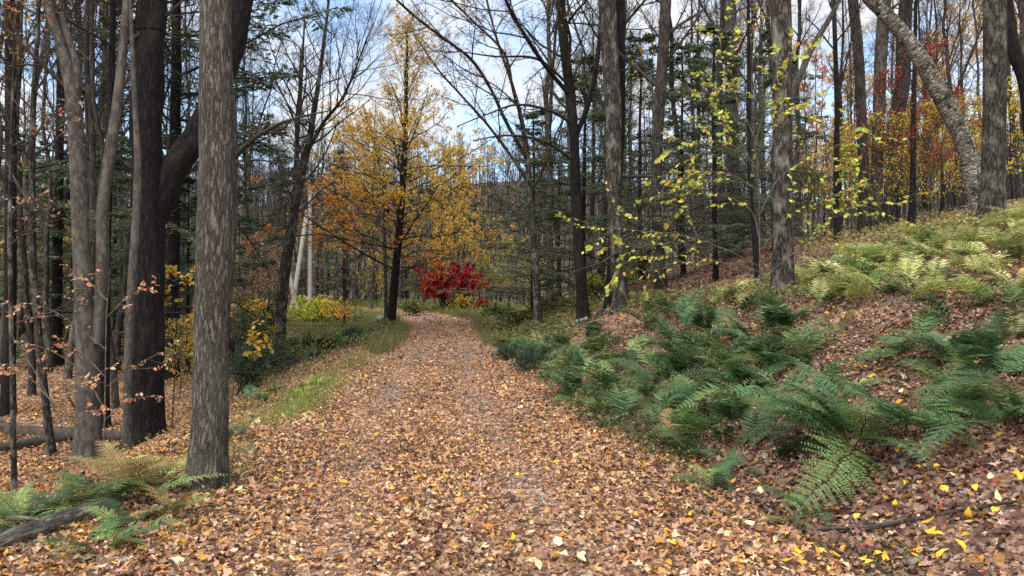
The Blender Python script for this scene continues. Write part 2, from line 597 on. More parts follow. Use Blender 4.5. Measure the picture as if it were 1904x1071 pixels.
M['rock'] = mat_noise('mossy_stone', (.06, .06, .05), (.24, .235, .215), 7., (1, 1, 1), .9, .03)
M['palerock'] = mat_noise('pale_stone', (.3, .3, .29), (.5, .5, .48), 7., (1, 1, 1), .9, .03)
M['logdark'] = mat_noise('rotten_log', (.02, .016, .013), (.09, .07, .055), 10., (1, 1, 1), .95, .02)
M['wire'] = mat_noise('wire_sheath', (.03, .03, .03), (.06, .06, .06), 3., (1, 1, 1), .6, 0)
M['metal'] = mat_noise('galvanised_metal', (.2, .2, .2), (.34, .34, .33), 8., (1, 1, 1), .5, 0)
M['rust'] = mat_noise('rusty_red_paint', (.04, .008, .006), (.1, .02, .012), 8., (1, 1, 1), .7, .005)


# ------------------------------------------------------------------ objects
def link(name, me, parent=None):
    o = bpy.data.objects.new(name, me)
    COL.objects.link(o)
    if parent: o.parent = parent
    return o


def tag(o, label=None, cat=None, group=None, kind=None):
    if label: o['label'] = label
    if cat: o['category'] = cat
    if group: o['group'] = group
    if kind: o['kind'] = kind
    return o


def empty(name, loc, label, cat, group=None, rz=0, sc=(1, 1, 1)):
    o = bpy.data.objects.new(name, None)
    o.empty_display_size = .2
    COL.objects.link(o)
    o.location = loc
    o.rotation_euler = (0, 0, rz)
    o.scale = sc
    return tag(o, label, cat, group)


def local(P, o): return np.asarray(P) - np.asarray(o)


# ------------------------------------------------------------------ ground, path
def axis(a, b, fine0, fine1, d0, growth):
    v = list(np.arange(fine0, fine1 + 1e-6, d0))
    d, x = d0, fine1
    while x < b:
        d *= growth
        x += d
        v.append(x)
    d, x = d0, fine0
    lo = []
    while x > a:
        d *= growth
        x -= d
        lo.append(x)
    return np.array(lo[::-1] + v)


def sheet(name, X, Y, Z, mat):
    ny, nx = X.shape
    idx = np.arange(nx * ny).reshape(ny, nx)
    Q = np.stack([idx[:-1, :-1], idx[:-1, 1:], idx[1:, 1:], idx[1:, :-1]], -1).reshape(-1, 4)
    mb = MB()
    mb.raw(np.stack([X, Y, Z], -1), Q)
    return link(name, mb.mesh(name, mat))


gx = axis(-260, 260, -9, 9, .16, 1.035)
gy = axis(-12, 240, 2, 22, .16, 1.03)
GX, GY = np.meshgrid(gx, gy)
tag(sheet('forest_floor', GX, GY, ground(GX, GY), M['ground']), kind='structure')
py_ = np.concatenate([np.arange(-10, 30, .2), np.arange(30, 56, .3)])
u_ = np.linspace(-1, 1, 25)
PX = cxr(py_)[:, None] + half(py_)[:, None] * .97 * u_[None]
PY = np.repeat(py_[:, None], 25, 1)
tag(sheet('path', PX, PY, ground(PX, PY) + .006 - .012 * np.abs(u_[None]) ** 12, M['path']), kind='structure')

# ------------------------------------------------------------------ leaf litter
PAL_ROAD = [(28, (.32, .175, .098)), (26, (.44, .26, .145)), (13, (.54, .38, .24)), (17, (.2, .103, .06)),
            (8, (.09, .05, .032)), (11, (.48, .23, .065)), (3, (.68, .4, .08)), (5, (.26, .195, .165)), (1.2, (.34, .08, .03))]
PAL_BANK = [(30, (.2, .112, .074)), (18, (.3, .18, .115)), (9, (.46, .32, .21)), (26, (.13, .072, .054)),
            (12, (.07, .042, .032)), (5, (.36, .15, .045)), (2, (.62, .33, .05)), (7, (.2, .15, .135)), (1, (.3, .06, .03))]
PAL_LEFT = [(28, (.28, .16, .09)), (18, (.4, .23, .11)), (10, (.48, .34, .2)), (18, (.17, .088, .05)), (8, (.08, .045, .03)),
            (10, (.45, .2, .05)), (4, (.6, .34, .06))]
PAL_YEL = [(5, (.72, .4, .045)), (3, (.66, .29, .04)), (2, (.7, .5, .12)), (1, (.5, .16, .03))]


def near_track(X, Y):
    u = (X - cxr(Y)) / half(Y)
    g = np.maximum(np.exp(-((u + .38) / .1) ** 2), np.exp(-((u - .33) / .1) ** 2))
    return g * np.clip(vnoise(np.stack([X * 2.1, Y * .8, X * 0], -1)) * 1.9 - .8, 0, 1)


def scatter(n, y0, y1, xl, xr, power=1.0):
    Y = y0 + (y1 - y0) * rng.uniform(0, 1, n) ** power
    X = rng.uniform(0, 1, n)
    return X, Y


litter = MB()


def litter_band(n, y0, y1, size, tpl, spread, lift):
    """leaves in a depth band, as wide as the view there plus a margin"""
    Y = np.sqrt(rng.uniform(y0 * y0, y1 * y1, n))
    X = rng.uniform(-1, 1, n) * (Y * .75 + 1.2)
    road = on_road(X, Y, .15)
    side = np.abs(X - cxr(Y)) - half(Y)
    thin = np.where((Y > 25) & (side < 9), .72, .12)
    keep = rng.uniform(0, 1, n) > np.where(road, near_track(X, Y) * .85, thin)
    X, Y, road = X[keep], Y[keep], road[keep]
    m = len(X)
    Z = ground(X, Y) + .006 + rng.uniform(0, lift, m)
    g = normal(X, Y)
    nn = nz(g + rng.normal(0, spread, (m, 3)))
    yaw = rng.uniform(0, 2 * PI, m)
    d = np.stack([np.cos(yaw), np.sin(yaw), rng.normal(0, .12, m)], -1)
    d = nz(d - (d * nn).sum(-1, keepdims=True) * nn)
    col = np.where(road[:, None], pick(PAL_ROAD, m), np.where((X < cxr(Y))[:, None], pick(PAL_LEFT, m), pick(PAL_BANK, m)))
    damp = vnoise(np.stack([X * .9, Y * .9, X * 0 + 3], -1)) * .6 + vnoise(np.stack([X * 3.1, Y * 3.1, X * 0 + 9], -1)) * .4
    col = col * (.72 + .56 * damp)[:, None]
    u_ = (X - cxr(Y)) / half(Y)
    worn = np.maximum(np.exp(-((u_ + .38) / .16) ** 2), np.exp(-((u_ - .33) / .16) ** 2)) * road
    sz = size * np.exp(np.clip(rng.normal(0, .34, m), -.8, .5)) * (1 - .35 * worn)
    litter.leaves(np.stack([X, Y, Z], -1) - d * sz[:, None] * .5, d, nn, sz, col, tpl, .55, .3)


litter_band(76000, 2.6, 9, .045, 'oval', .42, .04)
litter_band(22000, 2.6, 9, .052, 'maple', .4, .045)
litter_band(90000, 9, 17, .053, 'rhomb', .45, .04)
litter_band(15000, 7, 14, .06, 'maple', .45, .04)
litter_band(75000, 17, 34, .072, 'rhomb', .45, .04)
litter_band(30000, 34, 60, .12, 'rhomb', .45, .05)
tag(link('leaf_litter', litter.mesh('leaf_litter', M['litter'])), kind='stuff')

# gravel showing through in the wheel tracks
grit = MB()
Yg = np.sqrt(rng.uniform(7, 20 * 20, 30000))
ug = np.where(rng.uniform(0, 1, 30000) < .55, -.38, .33) + rng.normal(0, .1, 30000)
Xg = cxr(Yg) + ug * half(Yg)
kg = rng.uniform(0, 1, 30000) < near_track(Xg, Yg) * 1.3
Xg, Yg = Xg[kg], Yg[kg]
m_ = len(Xg)
grit.leaves(np.stack([Xg, Yg, ground(Xg, Yg) + .012], -1), rng.normal(0, 1, (m_, 3)) * np.array([1, 1, .3]), nz(rng.normal(0, .6, (m_, 3)) + np.array([0, 0, 1.])),
            .022 * np.exp(rng.normal(0, .4, m_)), pick([(3, (.2, .195, .18)), (2, (.32, .31, .29)), (2, (.12, .115, .105)), (1, (.42, .41, .39))], m_), 'rhomb', .5, .5)
tag(link('gravel', grit.mesh('gravel', M['litter'])), kind='stuff')

# single showy fallen leaves
for kind, tpl, pal, cnt in (('yellow', 'oval', [PAL_YEL[0], PAL_YEL[1]], 5), ('cream', 'oval', [(1, (.66, .52, .3))], 3),
                            ('rust', 'oval', [(1, (.55, .2, .04))], 3)):
    protos = []
    for i in range(cnt):
        mb = MB()
        mb.leaves(np.array([[-.5, 0, 0]]), np.array([[1., 0, 0]]), np.array([[0, 0, 1.]]), 1., pick(pal, 1), tpl, .45, .3)
        protos.append(mb.mesh('fallen_leaf', M['litter']))
    n = {'yellow': 130, 'cream': 45, 'rust': 40}[kind]
    lab = {'yellow': 'golden yellow oval leaf lying loose on the brown leaf litter',
           'cream': 'pale cream oval leaf lying loose on the brown leaf litter',
           'rust': 'rust orange leaf lying loose on the brown leaf litter'}[kind]
    i = 0
    while i < n:
        px, py = rng.uniform(260, 1890), 1065 - 400 * rng.uniform(0, 1) ** 1.5
        if kind == 'yellow' and rng.uniform() < .4: px = rng.uniform(1250, 1900)
        p = hit(px, py)
        if p is None or p[1] > 12: continue
        o = link('fallen_leaf', protos[i % cnt])
        tag(o, lab, 'leaf', kind + ' fallen leaves')
        nn = normal(np.array([p[0]]), np.array([p[1]]))[0]
        o.location = (p[0], p[1], p[2] + .05)
        o.rotation_euler = (-nn[1] + rng.normal(0, .3), nn[0] + rng.normal(0, .3), rng.uniform(0, 6.28))
        s = .076 * math.exp(rng.normal(0, .2))
        o.scale = (s, s, s)
        i += 1


# ------------------------------------------------------------------ hero trunks
def bark_disp(amp, freq=9., flare=.45, seed=0., fl_h=.28):
    def f(th, s, R):
        q = np.stack(np.broadcast_arrays(np.cos(th) * R * freq * 3 + seed, np.sin(th) * R * freq * 3, s * freq * .35), -1)
        a = 1 - np.abs(vnoise(q) * 2 - 1)
        q2 = q * np.array([.35, .35, .45]) + 7
        b = vnoise(q2) - .5
        fl = flare * R * np.exp(-s / fl_h) * (.75 + .5 * np.cos(th * 5 + seed) * np.cos(th * 2 + 1 + seed))
        return amp * (a - .5) + amp * 2.2 * b + fl
    return f


HERO = []       # (screen x, short name) for labels of the trees between


def hero_path(pts, Y, Ylean=0., ext=8., base=True):
    P = []
    for j, (px, py, w) in enumerate(pts):
        yy = Y + Ylean * j / max(1, len(pts) - 1)
        q = at(px, py, yy)
        if j == 0 and base:
            q[2] = float(ground(q[0], q[1])) - .12
        P.append(np.append(q, w * .5 * yy / F_PX))
    P = np.array(P)
    if ext > 0:
        d = nz((P[-1, :3] - P[-2, :3])[None])[0]
        d = nz((d + np.array([0, 0, .25]))[None])[0]
        r = P[-1, 3]
        P = np.vstack([P, np.append(P[-1, :3] + d * ext * .5, r * .7), np.append(P[-1, :3] + d * ext, r * .25)])
    C = catmull(P, 6)
    C[:, 3] = np.maximum(C[:, 3], .003)
    return C


def dense(C, step):
    s = np.concatenate([[0], np.cumsum(np.linalg.norm(np.diff(C[:, :3], axis=0), axis=1))])
    n = max(6, int(s[-1] / step))
    t = np.linspace(0, s[-1], n)
    return np.stack([np.interp(t, s, C[:, i]) for i in range(4)], 1)


def hero(name, label, Y, pts, mat, limbs=(), step=.06, k=24, amp=.006, crown=None, ext=8., twigs=None, Ylean=0., short=None,
         branches=(), foliage=None, flare=.65, seed=1, cat='tree', twigmat='twig', leafsize=.07):
    rg = np.random.default_rng(seed)
    C = hero_path(pts, Y, Ylean, ext)
    base = C[0, :3].copy()
    root = empty(name, base, label, cat)
    if short: HERO.append((pts[0][0], short))
    C[:, :3] -= base
    D = dense(C, step)
    mb = MB()
    mb.tubes(D[:, :3], D[:, 3], k, bark_disp(amp, seed=seed * 1.7, flare=flare))
    link('trunk', mb.mesh('trunk', M[mat]), root)
    stems = [D]
    for lp in limbs:
        L = hero_path(lp[0], Y + lp[1], lp[2], lp[3] if len(lp) > 3 else ext * .8, base=False)
        L[:, :3] -= base
        LD = dense(L, step * 1.3)
        mb = MB()
        mb.tubes(LD[:, :3], LD[:, 3], max(7, k * 2 // 3), bark_disp(amp, seed=seed * 2.3, flare=0))
        link('limb', mb.mesh('limb', M[mat]), root)
        stems.append(LD)
    # branches
    bb, fol = MB(), MB()
    last = []
    nb = 0
    for bp in branches:            # explicit branch, pixel path at depth offset; photo shows this one
        B = hero_path(bp[0], Y + bp[1], bp[2], 0, base=False)
        B[:, :3] -= base
        BD = dense(B, .12)[None]
        bb.tubes(BD[..., :3], BD[..., 3], 5)
        nb += 1
        L2, R2 = grow(BD[..., :3], BD[..., 3], bp[3] if len(bp) > 3 else 6, .2, 1, lambda t, L: L * .3 * (1.1 - t), (.5, 1.0), .03, .14, 5, .6, .002, rg)
        bb.tubes(L2, R2, 4)
        L3, R3 = grow(L2, R2, 4, .2, 1, lambda t, L: L * .45 * (1.2 - t), (.5, .9), .03, .15, 4, .6, .0015, rg)
        bb.tubes(L3, R3, 3)
        last += [L2, L3]
    for crown in (crown if isinstance(crown, list) else [crown] if crown else []):
        for S in stems:
            n1, t0, l1, a1 = crown['n'], crown['t0'], crown['len'], crown['ang']
            P0, R0 = S[None, :, :3], S[None, :, 3]
            L1, R1 = grow(P0, R0, n1, t0, crown.get('t1', .97), lambda t, L: l1 * (1.15 - t) + .4, a1, crown.get('up', .06), .1, 8, .5, .006, rg, thick=crown.get('thick', .019))
            bb.tubes(L1, R1, 6)
            L2, R2 = grow(L1, R1, 7, .15, .98, lambda t, L: L * .42 * (1.15 - t) + .15, (.45, .95), crown.get('up', .06), .13, 6, .6, .004, rg)
            bb.tubes(L2, R2, 4)
            L3, R3 = grow(L2, R2, 5, .15, 1, lambda t, L: L * .45 * (1.15 - t) + .1, (.4, .9), .03, .15, 5, .6, .0025, rg)
            bb.tubes(L3, R3, 3)
            L4, R4 = grow(L3, R3, 3, .2, 1, lambda t, L: L * .5 * (1.15 - t) + .06, (.4, .9), .02, .15, 3, .7, .0018, rg)
            bb.tubes(L4, R4, 3)
            last += [L3, L4] * crown.get('leaf', 1) if 'leaf' in crown else [L3, L4]
            nb += 1
    if nb:
        link('branches', bb.mesh('branches', M[twigmat]), root)
    if foliage and last:
        pal, per, size = foliage
        for L in last:
            if per == 0: L = L[::4]
            p, d = pts_on(L, max(per, 1), .15, 1, rg)
            m = len(p)
            d2 = nz(d * .6 + rg.normal(0, .6, (m, 3)))
            nn = nz(rg.normal(0, .45, (m, 3)) + np.array([0, 0, 1]))
            cl_ = pick(pal, m, rg)
            if pal is Y_GO:      # the lower left boughs have turned a deeper orange
                low = (p[:, 2] + p[:, 0] * .8 + rg.normal(0, .9, m)) < 4.3
                cl_ = np.where(low[:, None], pick([(4, (.74, .3, .035)), (2, (.66, .22, .03)), (1, (.5, .16, .04))], m, rg), cl_)
            fol.leaves(p, d2, nn, size * np.exp(rg.normal(0, .2, m)), cl_, 'rhomb', .3, .25, rg)
        link('foliage', fol.mesh('foliage', M['leaf']), root)
    return root


C_BARE = dict(n=12, t0=.5, len=2.6, ang=(.5, 1.0), up=.06)
Y_OR = [(5, (.74, .39, .045)), (3, (.66, .27, .035)), (4, (.78, .5, .08)), (1, (.4, .17, .04))]
Y_GO = [(4, (.82, .48, .055)), (3, (.76, .36, .045)), (6, (.86, .63, .12)), (1, (.5, .2, .04))]
Y_YE = [(5, (.78, .5, .06)), (3, (.8, .58, .12)), (2, (.68, .36, .05)), (1, (.56, .5, .11))]
ORANGE = [(4, (.62, .23, .04)), (3, (.52, .16, .035)), (2, (.7, .36, .06))]

# left foreground
hero('shade_tree', 'stout grey furrowed trunk standing right at the left edge of the path, nearest of all', 6.3,
     [(378, 930, 66), (390, 780, 60), (395, 600, 61), (403, 420, 68), (406, 290, 67), (402, 150, 60), (401, 0, 56)], 'ash',
     step=.022, k=72, amp=.010, ext=12, crown=dict(n=12, t0=.5, len=3, ang=(.5, 1.), up=.06), short='the grey trunk', flare=.55,
     branches=[([(432, 296, 12), (462, 265, 9), (515, 232, 7), (560, 217, 5), (612, 206, 2)], 0, -.4, 9),
               ([(436, 560, 3), (480, 590, 2.5), (540, 605, 2), (650, 604, 1)], 0, 1.2, 4),
               ([(430, 400, 5), (480, 470, 3), (505, 520, 1.5)], .1, .6, 6),
               ([(440, 300, 4), (500, 300, 3), (560, 330, 1.5)], .1, 1, 6)], seed=3)
hero('shade_tree', 'big dark rough-barked tree forking in two beside the stout grey trunk', 12.6,
     [(268, 838, 66), (274, 720, 56), (278, 560, 50), (279, 420, 52), (272, 300, 52), (274, 180, 54), (280, 60, 50), (283, 0, 48)], 'dark',
     limbs=[([(288, 410, 42), (320, 320, 46), (364, 255, 46), (400, 175, 44), (430, 90, 44), (447, 0, 42)], .1, .4, 10),
            ([(272, 95, 16), (250, 60, 12), (232, 25, 11), (212, -20, 10)], -.1, .2, 3)],
     step=.045, k=56, amp=.02, ext=12, crown=dict(n=12, t0=.45, len=4, ang=(.5, 1.), up=.05), short='the forked tree', seed=5,
     foliage=([(3, (.6, .3, .05)), (2, (.55, .15, .04))], 0, .07))
hero('beech_tree', 'smooth pale twin-stemmed tree with its left stem forking high up', 12.0,
     [(163, 850, 44), (163, 740, 40), (158, 600, 34), (150, 430, 29), (143, 270, 27), (135, 180, 24), (116, 90, 20), (88, 0, 17)], 'beech',
     limbs=[([(178, 640, 22), (190, 520, 23), (192, 380, 21), (207, 270, 20), (222, 160, 17), (236, 0, 14)], .05, .3, 8),
            ([(140, 215, 18), (140, 130, 18), (122, 60, 15), (104, 0, 14)], 0, .2, 6)],
     step=.06, k=32, amp=.006, ext=8, crown=dict(n=10, t0=.35, len=2.4, ang=(.5, 1.1), up=.05), short='the twin-stemmed tree', seed=7,
     foliage=([(3, (.7, .45, .07)), (2, (.6, .2, .05)), (1, (.5, .07, .07))], 0, .07))
hero('beech_tree', 'thin grey trunk leaning against the big dark forked tree on its left', 11.4,
     [(235, 882, 14), (238, 700, 14), (243, 560, 15), (252, 420, 15), (256, 300, 12), (250, 180, 9), (245, 60, 7)], 'beech',
     step=.08, k=18, amp=.004, ext=3, seed=9, crown=dict(n=6, t0=.7, len=1.4, ang=(.5, 1.), up=.05))
hero('young_tree', 'very thin straight grey sapling trunk nearest the left edge of the photo', 9.6,
     [(27, 892, 9), (24, 760, 9), (21, 600, 8), (18, 450, 7), (20, 300, 6), (24, 150, 4)], 'maple', step=.08, k=12, amp=.002, ext=1.5, seed=10,
     crown=dict(n=9, t0=.25, len=.9, ang=(.8, 1.2), up=.02), foliage=([(3, (.55, .3, .2)), (2, (.55, .24, .12))], 0, .06))
hero('young_tree', 'slim curved trunk bending left above the dark fallen logs', 12.4,
     [(97, 838, 14), (84, 740, 13), (72, 620, 12), (63, 520, 12), (60, 380, 11), (62, 200, 9), (70, 60, 7)], 'maple', step=.08, k=14, amp=.003, ext=3, seed=12,
     crown=dict(n=12, t0=.4, len=1.6, ang=(.6, 1.1), up=.04))
hero('woodland_tree', 'dark straight trunk behind the thin sapling at the far left', 15.5,
     [(14, 760, 24), (18, 600, 21), (20, 400, 19), (20, 200, 18), (18, 0, 16)], 'dark', step=.09, k=22, amp=.008, ext=8, seed=13,
     crown=dict(n=16, t0=.25, len=2.4, ang=(.6, 1.2), up=.04), foliage=([(3, (.5, .3, .05)), (1, (.4, .2, .05))], 1, .07))
hero('woodland_tree', 'dark trunk close behind the right side of the pale twin-stemmed tree', 14.5,
     [(192, 805, 20), (194, 680, 18), (196, 520, 17), (200, 380, 15), (206, 200, 13), (210, 0, 11)], 'dark', step=.09, k=20, amp=.006, ext=7, seed=14,
     crown=dict(n=12, t0=.35, len=2.2, ang=(.6, 1.2), up=.04))
hero('woodland_tree', 'dark brown trunk with broad foot deep in the woods behind the slim curved trunk', 22,
     [(105, 640, 21), (106, 540, 17), (108, 400, 16), (112, 200, 14), (116, 0, 13)], 'dark', step=.12, k=18, amp=.006, ext=8, seed=15,
     crown=dict(n=14, t0=.3, len=3, ang=(.6, 1.1), up=.04))
hero('bare_tree', 'leaning bare tree with spreading upper limbs left of the wooden utility pole', 25,
     [(517, 612, 22), (528, 520, 20), (541, 430, 18), (556, 340, 16), (573, 270, 13), (585, 200, 10), (597, 120, 7)], 'maple',
     limbs=[([(540, 440, 11), (548, 350, 10), (553, 250, 8), (560, 150, 6)], .2, 1, 3),
            ([(572, 280, 9), (600, 230, 7), (632, 190, 5), (652, 150, 4)], 0, -1, 2)],
     step=.12, k=18, amp=.006, ext=4, crown=dict(n=22, t0=.3, len=3.2, ang=(.5, 1.1), up=.06, thick=.013), short='the leaning tree', seed=16)
# golden maple and neighbours
hero('maple_tree', 'golden orange leafed tree at the left side of the path bend', 31,
     [(726, 616, 17), (734, 520, 15), (743, 420, 14), (750, 320, 12), (754, 220, 9), (756, 130, 6), (757, 70, 3)], 'dark',
     step=.15, k=16, amp=.005, ext=.6, seed=18, short='the golden tree',
     crown=[dict(n=44, t0=.17, t1=.62, len=5.4, ang=(1.1, 1.5), up=.012, thick=.008, leaf=4), dict(n=34, t0=.48, len=4.2, ang=(.45, .9), up=.04, thick=.009, leaf=1)], foliage=(Y_GO, 1, .085))
hero('young_tree', 'thin grey stem growing close beside the foot of the golden orange tree', 31.3,
     [(718, 614, 8), (717, 540, 7), (715, 450, 6), (712, 380, 4)], 'grey', step=.15, k=10, amp=.002, ext=1, seed=19)
hero('swept_tree', 'slender dark tree right of the path with long limbs sweeping up to the left', 23,
     [(1001, 612, 15), (997, 520, 14), (990, 420, 12), (985, 345, 11), (980, 285, 10), (968, 215, 8), (950, 150, 6), (926, 80, 5), (905, 0, 4)], 'maple',
     limbs=[([(982, 300, 7), (940, 225, 7), (915, 170, 6), (880, 115, 6), (840, 82, 5), (790, 45, 5), (738, 0, 4)], 0, -3, 2),
            ([(986, 345, 6), (950, 290, 6), (905, 230, 5), (860, 180, 4), (815, 130, 3)], .2, -1.5, 1.5),
            ([(972, 225, 6), (955, 175, 5), (938, 100, 5), (880, 40, 4), (835, -5, 4)], .1, -1.5, 2)],
     step=.14, k=14, amp=.004, ext=2.5, crown=dict(n=12, t0=.25, len=2.2, ang=(.6, 1.2), up=.03), short='the swept tree', seed=20,
     foliage=([(3, (.5, .3, .06)), (2, (.5, .36, .1)), (2, (.45, .2, .04))], 0, .07))
hero('oak_tree', 'dark many-limbed tree right of the path with a short log at its foot', 21,
     [(1086, 597, 24), (1080, 520, 20), (1074, 420, 19), (1070, 320, 18), (1064, 210, 18), (1052, 110, 18), (1042, 0, 17)], 'dark',
     limbs=[([(1062, 180, 9), (1020, 130, 8), (985, 80, 7), (950, 20, 6)], 0, -1.5, 3),
            ([(1068, 260, 10), (1095, 190, 9), (1112, 100, 8), (1120, 0, 7)], .1, 1, 4)],
     branches=[([(1066, 230, 7), (1020, 205, 6), (960, 195, 4.5), (900, 215, 3), (850, 235, 2)], 0, -2, 10),
               ([(1070, 300, 6), (1010, 262, 5), (940, 252, 4), (880, 262, 2)], 0, -2, 9),
               ([(1060, 160, 6), (1000, 110, 5), (920, 105, 3.5), (850, 95, 2)], 0, -1.5, 9),
               ([(1078, 460, 5), (1030, 445, 4), (960, 400, 3), (890, 390, 2)], 0, 1, 8),
               ([(1080, 480, 4), (1010, 470, 3), (930, 455, 2)], 0, 1.5, 8)],
     step=.12, k=20, amp=.008, ext=7, crown=dict(n=16, t0=.35, len=3.2, ang=(.7, 1.25), up=.03), short='the many-limbed tree', seed=22,
     foliage=([(3, (.5, .3, .06)), (1, (.45, .2, .04))], 0, .07))
hero('maple_tree', 'grey patchy-barked maple leaning slightly left above the ferns right of the path', 20,
     [(1156, 596, 31), (1150, 500, 28), (1143, 400, 26), (1141, 300, 28), (1140, 200, 30), (1134, 100, 31), (1128, 0, 32)], 'maple',
     step=.09, k=32, amp=.010, ext=8, crown=dict(n=10, t0=.55, len=3, ang=(.6, 1.1), up=.04), short='the patchy maple', seed=23,
     branches=[([(1148, 470, 6), (1115, 490, 4), (1070, 505, 3), (1040, 530, 2)], -.2, -1.5, 4),
               ([(1146, 330, 7), (1190, 328, 6), (1230, 332, 4)], .2, .5, 5)])
hero('woodland_tree', 'dark trunk tucked close behind the left side of the patchy grey maple', 21.5,
     [(1134, 585, 21), (1138, 480, 18), (1146, 350, 20), (1152, 200, 20), (1152, 0, 20)], 'dark', step=.12, k=20, amp=.008, ext=7, seed=24,
     crown=dict(n=10, t0=.5, len=3, ang=(.6, 1.1), up=.04))
hero('woodland_tree', 'dark gently curving trunk behind the ferns, first right of the patchy grey maple', 20.5,
     [(1231, 572, 24), (1226, 480, 20), (1220, 380, 19), (1222, 260, 20), (1230, 140, 20), (1238, 0, 20)], 'wood', step=.1, k=24, amp=.008, ext=8, seed=25,
     crown=dict(n=14, t0=.35, len=3, ang=(.7, 1.25), up=.03), short='the curving trunk')
hero('maple_tree', 'straight dark mossy trunk with pale blotches rising out of the ferns on the bank', 13.4,
     [(1456, 556, 40), (1455, 450, 35), (1455, 330, 34), (1455, 200, 34), (1453, 80, 34), (1452, 0, 34)], 'maple',
     step=.05, k=44, amp=.012, ext=12, crown=dict(n=10, t0=.55, len=3, ang=(.6, 1.1), up=.04), short='the mossy trunk', seed=26)
hero('woodland_tree', 'slim dark stem leaning left behind the yellow leafed sapling', 15,
     [(1411, 530, 12), (1404, 450, 11), (1397, 380, 9), (1393, 280, 8), (1392, 100, 6)], 'dark', step=.1, k=14, amp=.004, ext=4, seed=27,
     crown=dict(n=9, t0=.4, len=1.6, ang=(.6, 1.1), up=.04))
hero('woodland_tree', 'left one of two dark trunks standing close together upslope of the straight mossy trunk', 22,
     [(1607, 445, 22), (1606, 330, 19), (1602, 220, 18), (1596, 100, 18), (1586, 0, 18)], 'wood', step=.1, k=22, amp=.008, ext=8, seed=28,
     crown=dict(n=12, t0=.45, len=3, ang=(.6, 1.1), up=.04), short='the trunk pair')
hero('woodland_tree', 'right one of two dark trunks standing close together upslope of the straight mossy trunk', 22.5,
     [(1626, 440, 24), (1630, 330, 21), (1634, 220, 21), (1638, 100, 22), (1645, 0, 22)], 'wood', step=.1, k=22, amp=.008, ext=8, seed=29,
     crown=dict(n=12, t0=.45, len=3, ang=(.6, 1.1), up=.04))
hero('young_tree', 'thin dark trunk standing in front of the red and yellow leaves', 20,
     [(1697, 462, 12), (1697, 380, 11), (1698, 280, 10), (1700, 160, 8), (1702, 60, 6)], 'dark', step=.12, k=14, amp=.004, ext=3, seed=30,
     crown=dict(n=10, t0=.5, len=1.6, ang=(.6, 1.1), up=.04))
hero('birch_tree', 'pale peeling mossy birch leaning far over to the left at upper right', 16.5,
     [(1828, 440, 31), (1812, 350, 30), (1795, 270, 30), (1765, 205, 30), (1725, 130, 30), (1688, 75, 28), (1640, 20, 25), (1600, -25, 22)], 'birch',
     step=.06, k=32, amp=.012, ext=6, crown=dict(n=7, t0=.6, len=3, ang=(.6, 1.1), up=.08), short='the leaning birch', seed=31)
hero('maple_tree', 'thick dark trunk with mottled bark at the upper right, just right of the leaning birch', 13.6,
     [(1843, 440, 46), (1846, 330, 38), (1849, 200, 38), (1850, 80, 37), (1850, 0, 37)], 'maple', step=.05, k=44, amp=.012, ext=12, seed=32,
     crown=dict(n=10, t0=.55, len=3, ang=(.6, 1.1), up=.04), short='the mottled trunk')
hero('woodland_tree', 'dark crooked trunk bending left at the upper right edge of the photo', 17,
     [(1925, 420, 24), (1918, 260, 24), (1906, 150, 24), (1884, 90, 22), (1872, 0, 20)], 'dark', step=.08, k=22, amp=.008, ext=7, seed=33,
     crown=dict(n=10, t0=.45, len=3, ang=(.6, 1.1), up=.04))
hero('woodland_tree', 'thin dark trunk upslope, halfway between the straight mossy trunk and the pair of dark trunks', 21,
     [(1556, 462, 10), (1555, 340, 10), (1556, 200, 9), (1552, 60, 8), (1550, 0, 8)], 'dark', step=.12, k=14, amp=.004, ext=4, seed=34,
     crown=dict(n=10, t0=.4, len=2, ang=(.6, 1.1), up=.04))
hero('woodland_tree', 'broad grey-brown trunk behind the yellow leafed sapling with a flared foot', 26,
     [(1366, 522, 30), (1364, 440, 24), (1363, 320, 22), (1360, 200, 22), (1358, 0, 20)], 'wood', step=.12, k=22, amp=.008, ext=7, seed=35,
     crown=dict(n=12, t0=.4, len=3, ang=(.6, 1.1), up=.04))
hero('woodland_tree', 'grey stem hidden low behind the straight mossy trunk, bending out right above it', 16,
     [(1450, 535, 15), (1453, 400, 14), (1456, 260, 14), (1474, 175, 13), (1492, 130, 12), (1512, 85, 11), (1548, 25, 9), (1566, -15, 7)], 'grey', step=.1, k=14, amp=.003, ext=2, seed=36,
     crown=dict(n=7, t0=.7, len=1.6, ang=(.6, 1.1), up=.04))

# ------------------------------------------------------------------ utility pole with brace and wires
Yp = 44
pb = at(576, 528, Yp)
pb[2] = float(ground(pb[0], pb[1])) - .3
pt = at(577, 347, Yp)
pole = empty('utility_pole', pb, 'pale weathered wooden utility pole standing bare beyond the shrubs left of the path', 'utility pole')
mb = MB()
zs = np.linspace(0, pt[2] - pb[2], 14)
mb.tubes(np.stack([zs * (pt[0] - pb[0]) / zs[-1], zs * 0, zs], -1), np.linspace(.135, .1, 14), 14)
link('shaft', mb.mesh('shaft', M['pole']), pole)
for k_, (zz, side) in enumerate(((-.45, .12), (-1.6, -.12))):
    mb = MB()
    mb.tubes(np.array([[side, -.1, zs[-1] + zz], [side * 1.6, -.16, zs[-1] + zz], [side * 1.7, -.16, zs[-1] + zz + .02]]), np.array([.03, .03, .02]), 8)
    mb.tubes(np.array([[side * 1.65, -.16, zs[-1] + zz], [side * 1.65, -.16, zs[-1] + zz + .09], [side * 1.65, -.16, zs[-1] + zz + .16]]), np.array([.045, .06, .03]), 10)
    link('insulator', mb.mesh('insulator', M['metal']), pole)
HERO.append((577, 'the utility pole'))
b0 = at(541, 515, Yp - 1)
b1 = at(570, 400, Yp - .2)
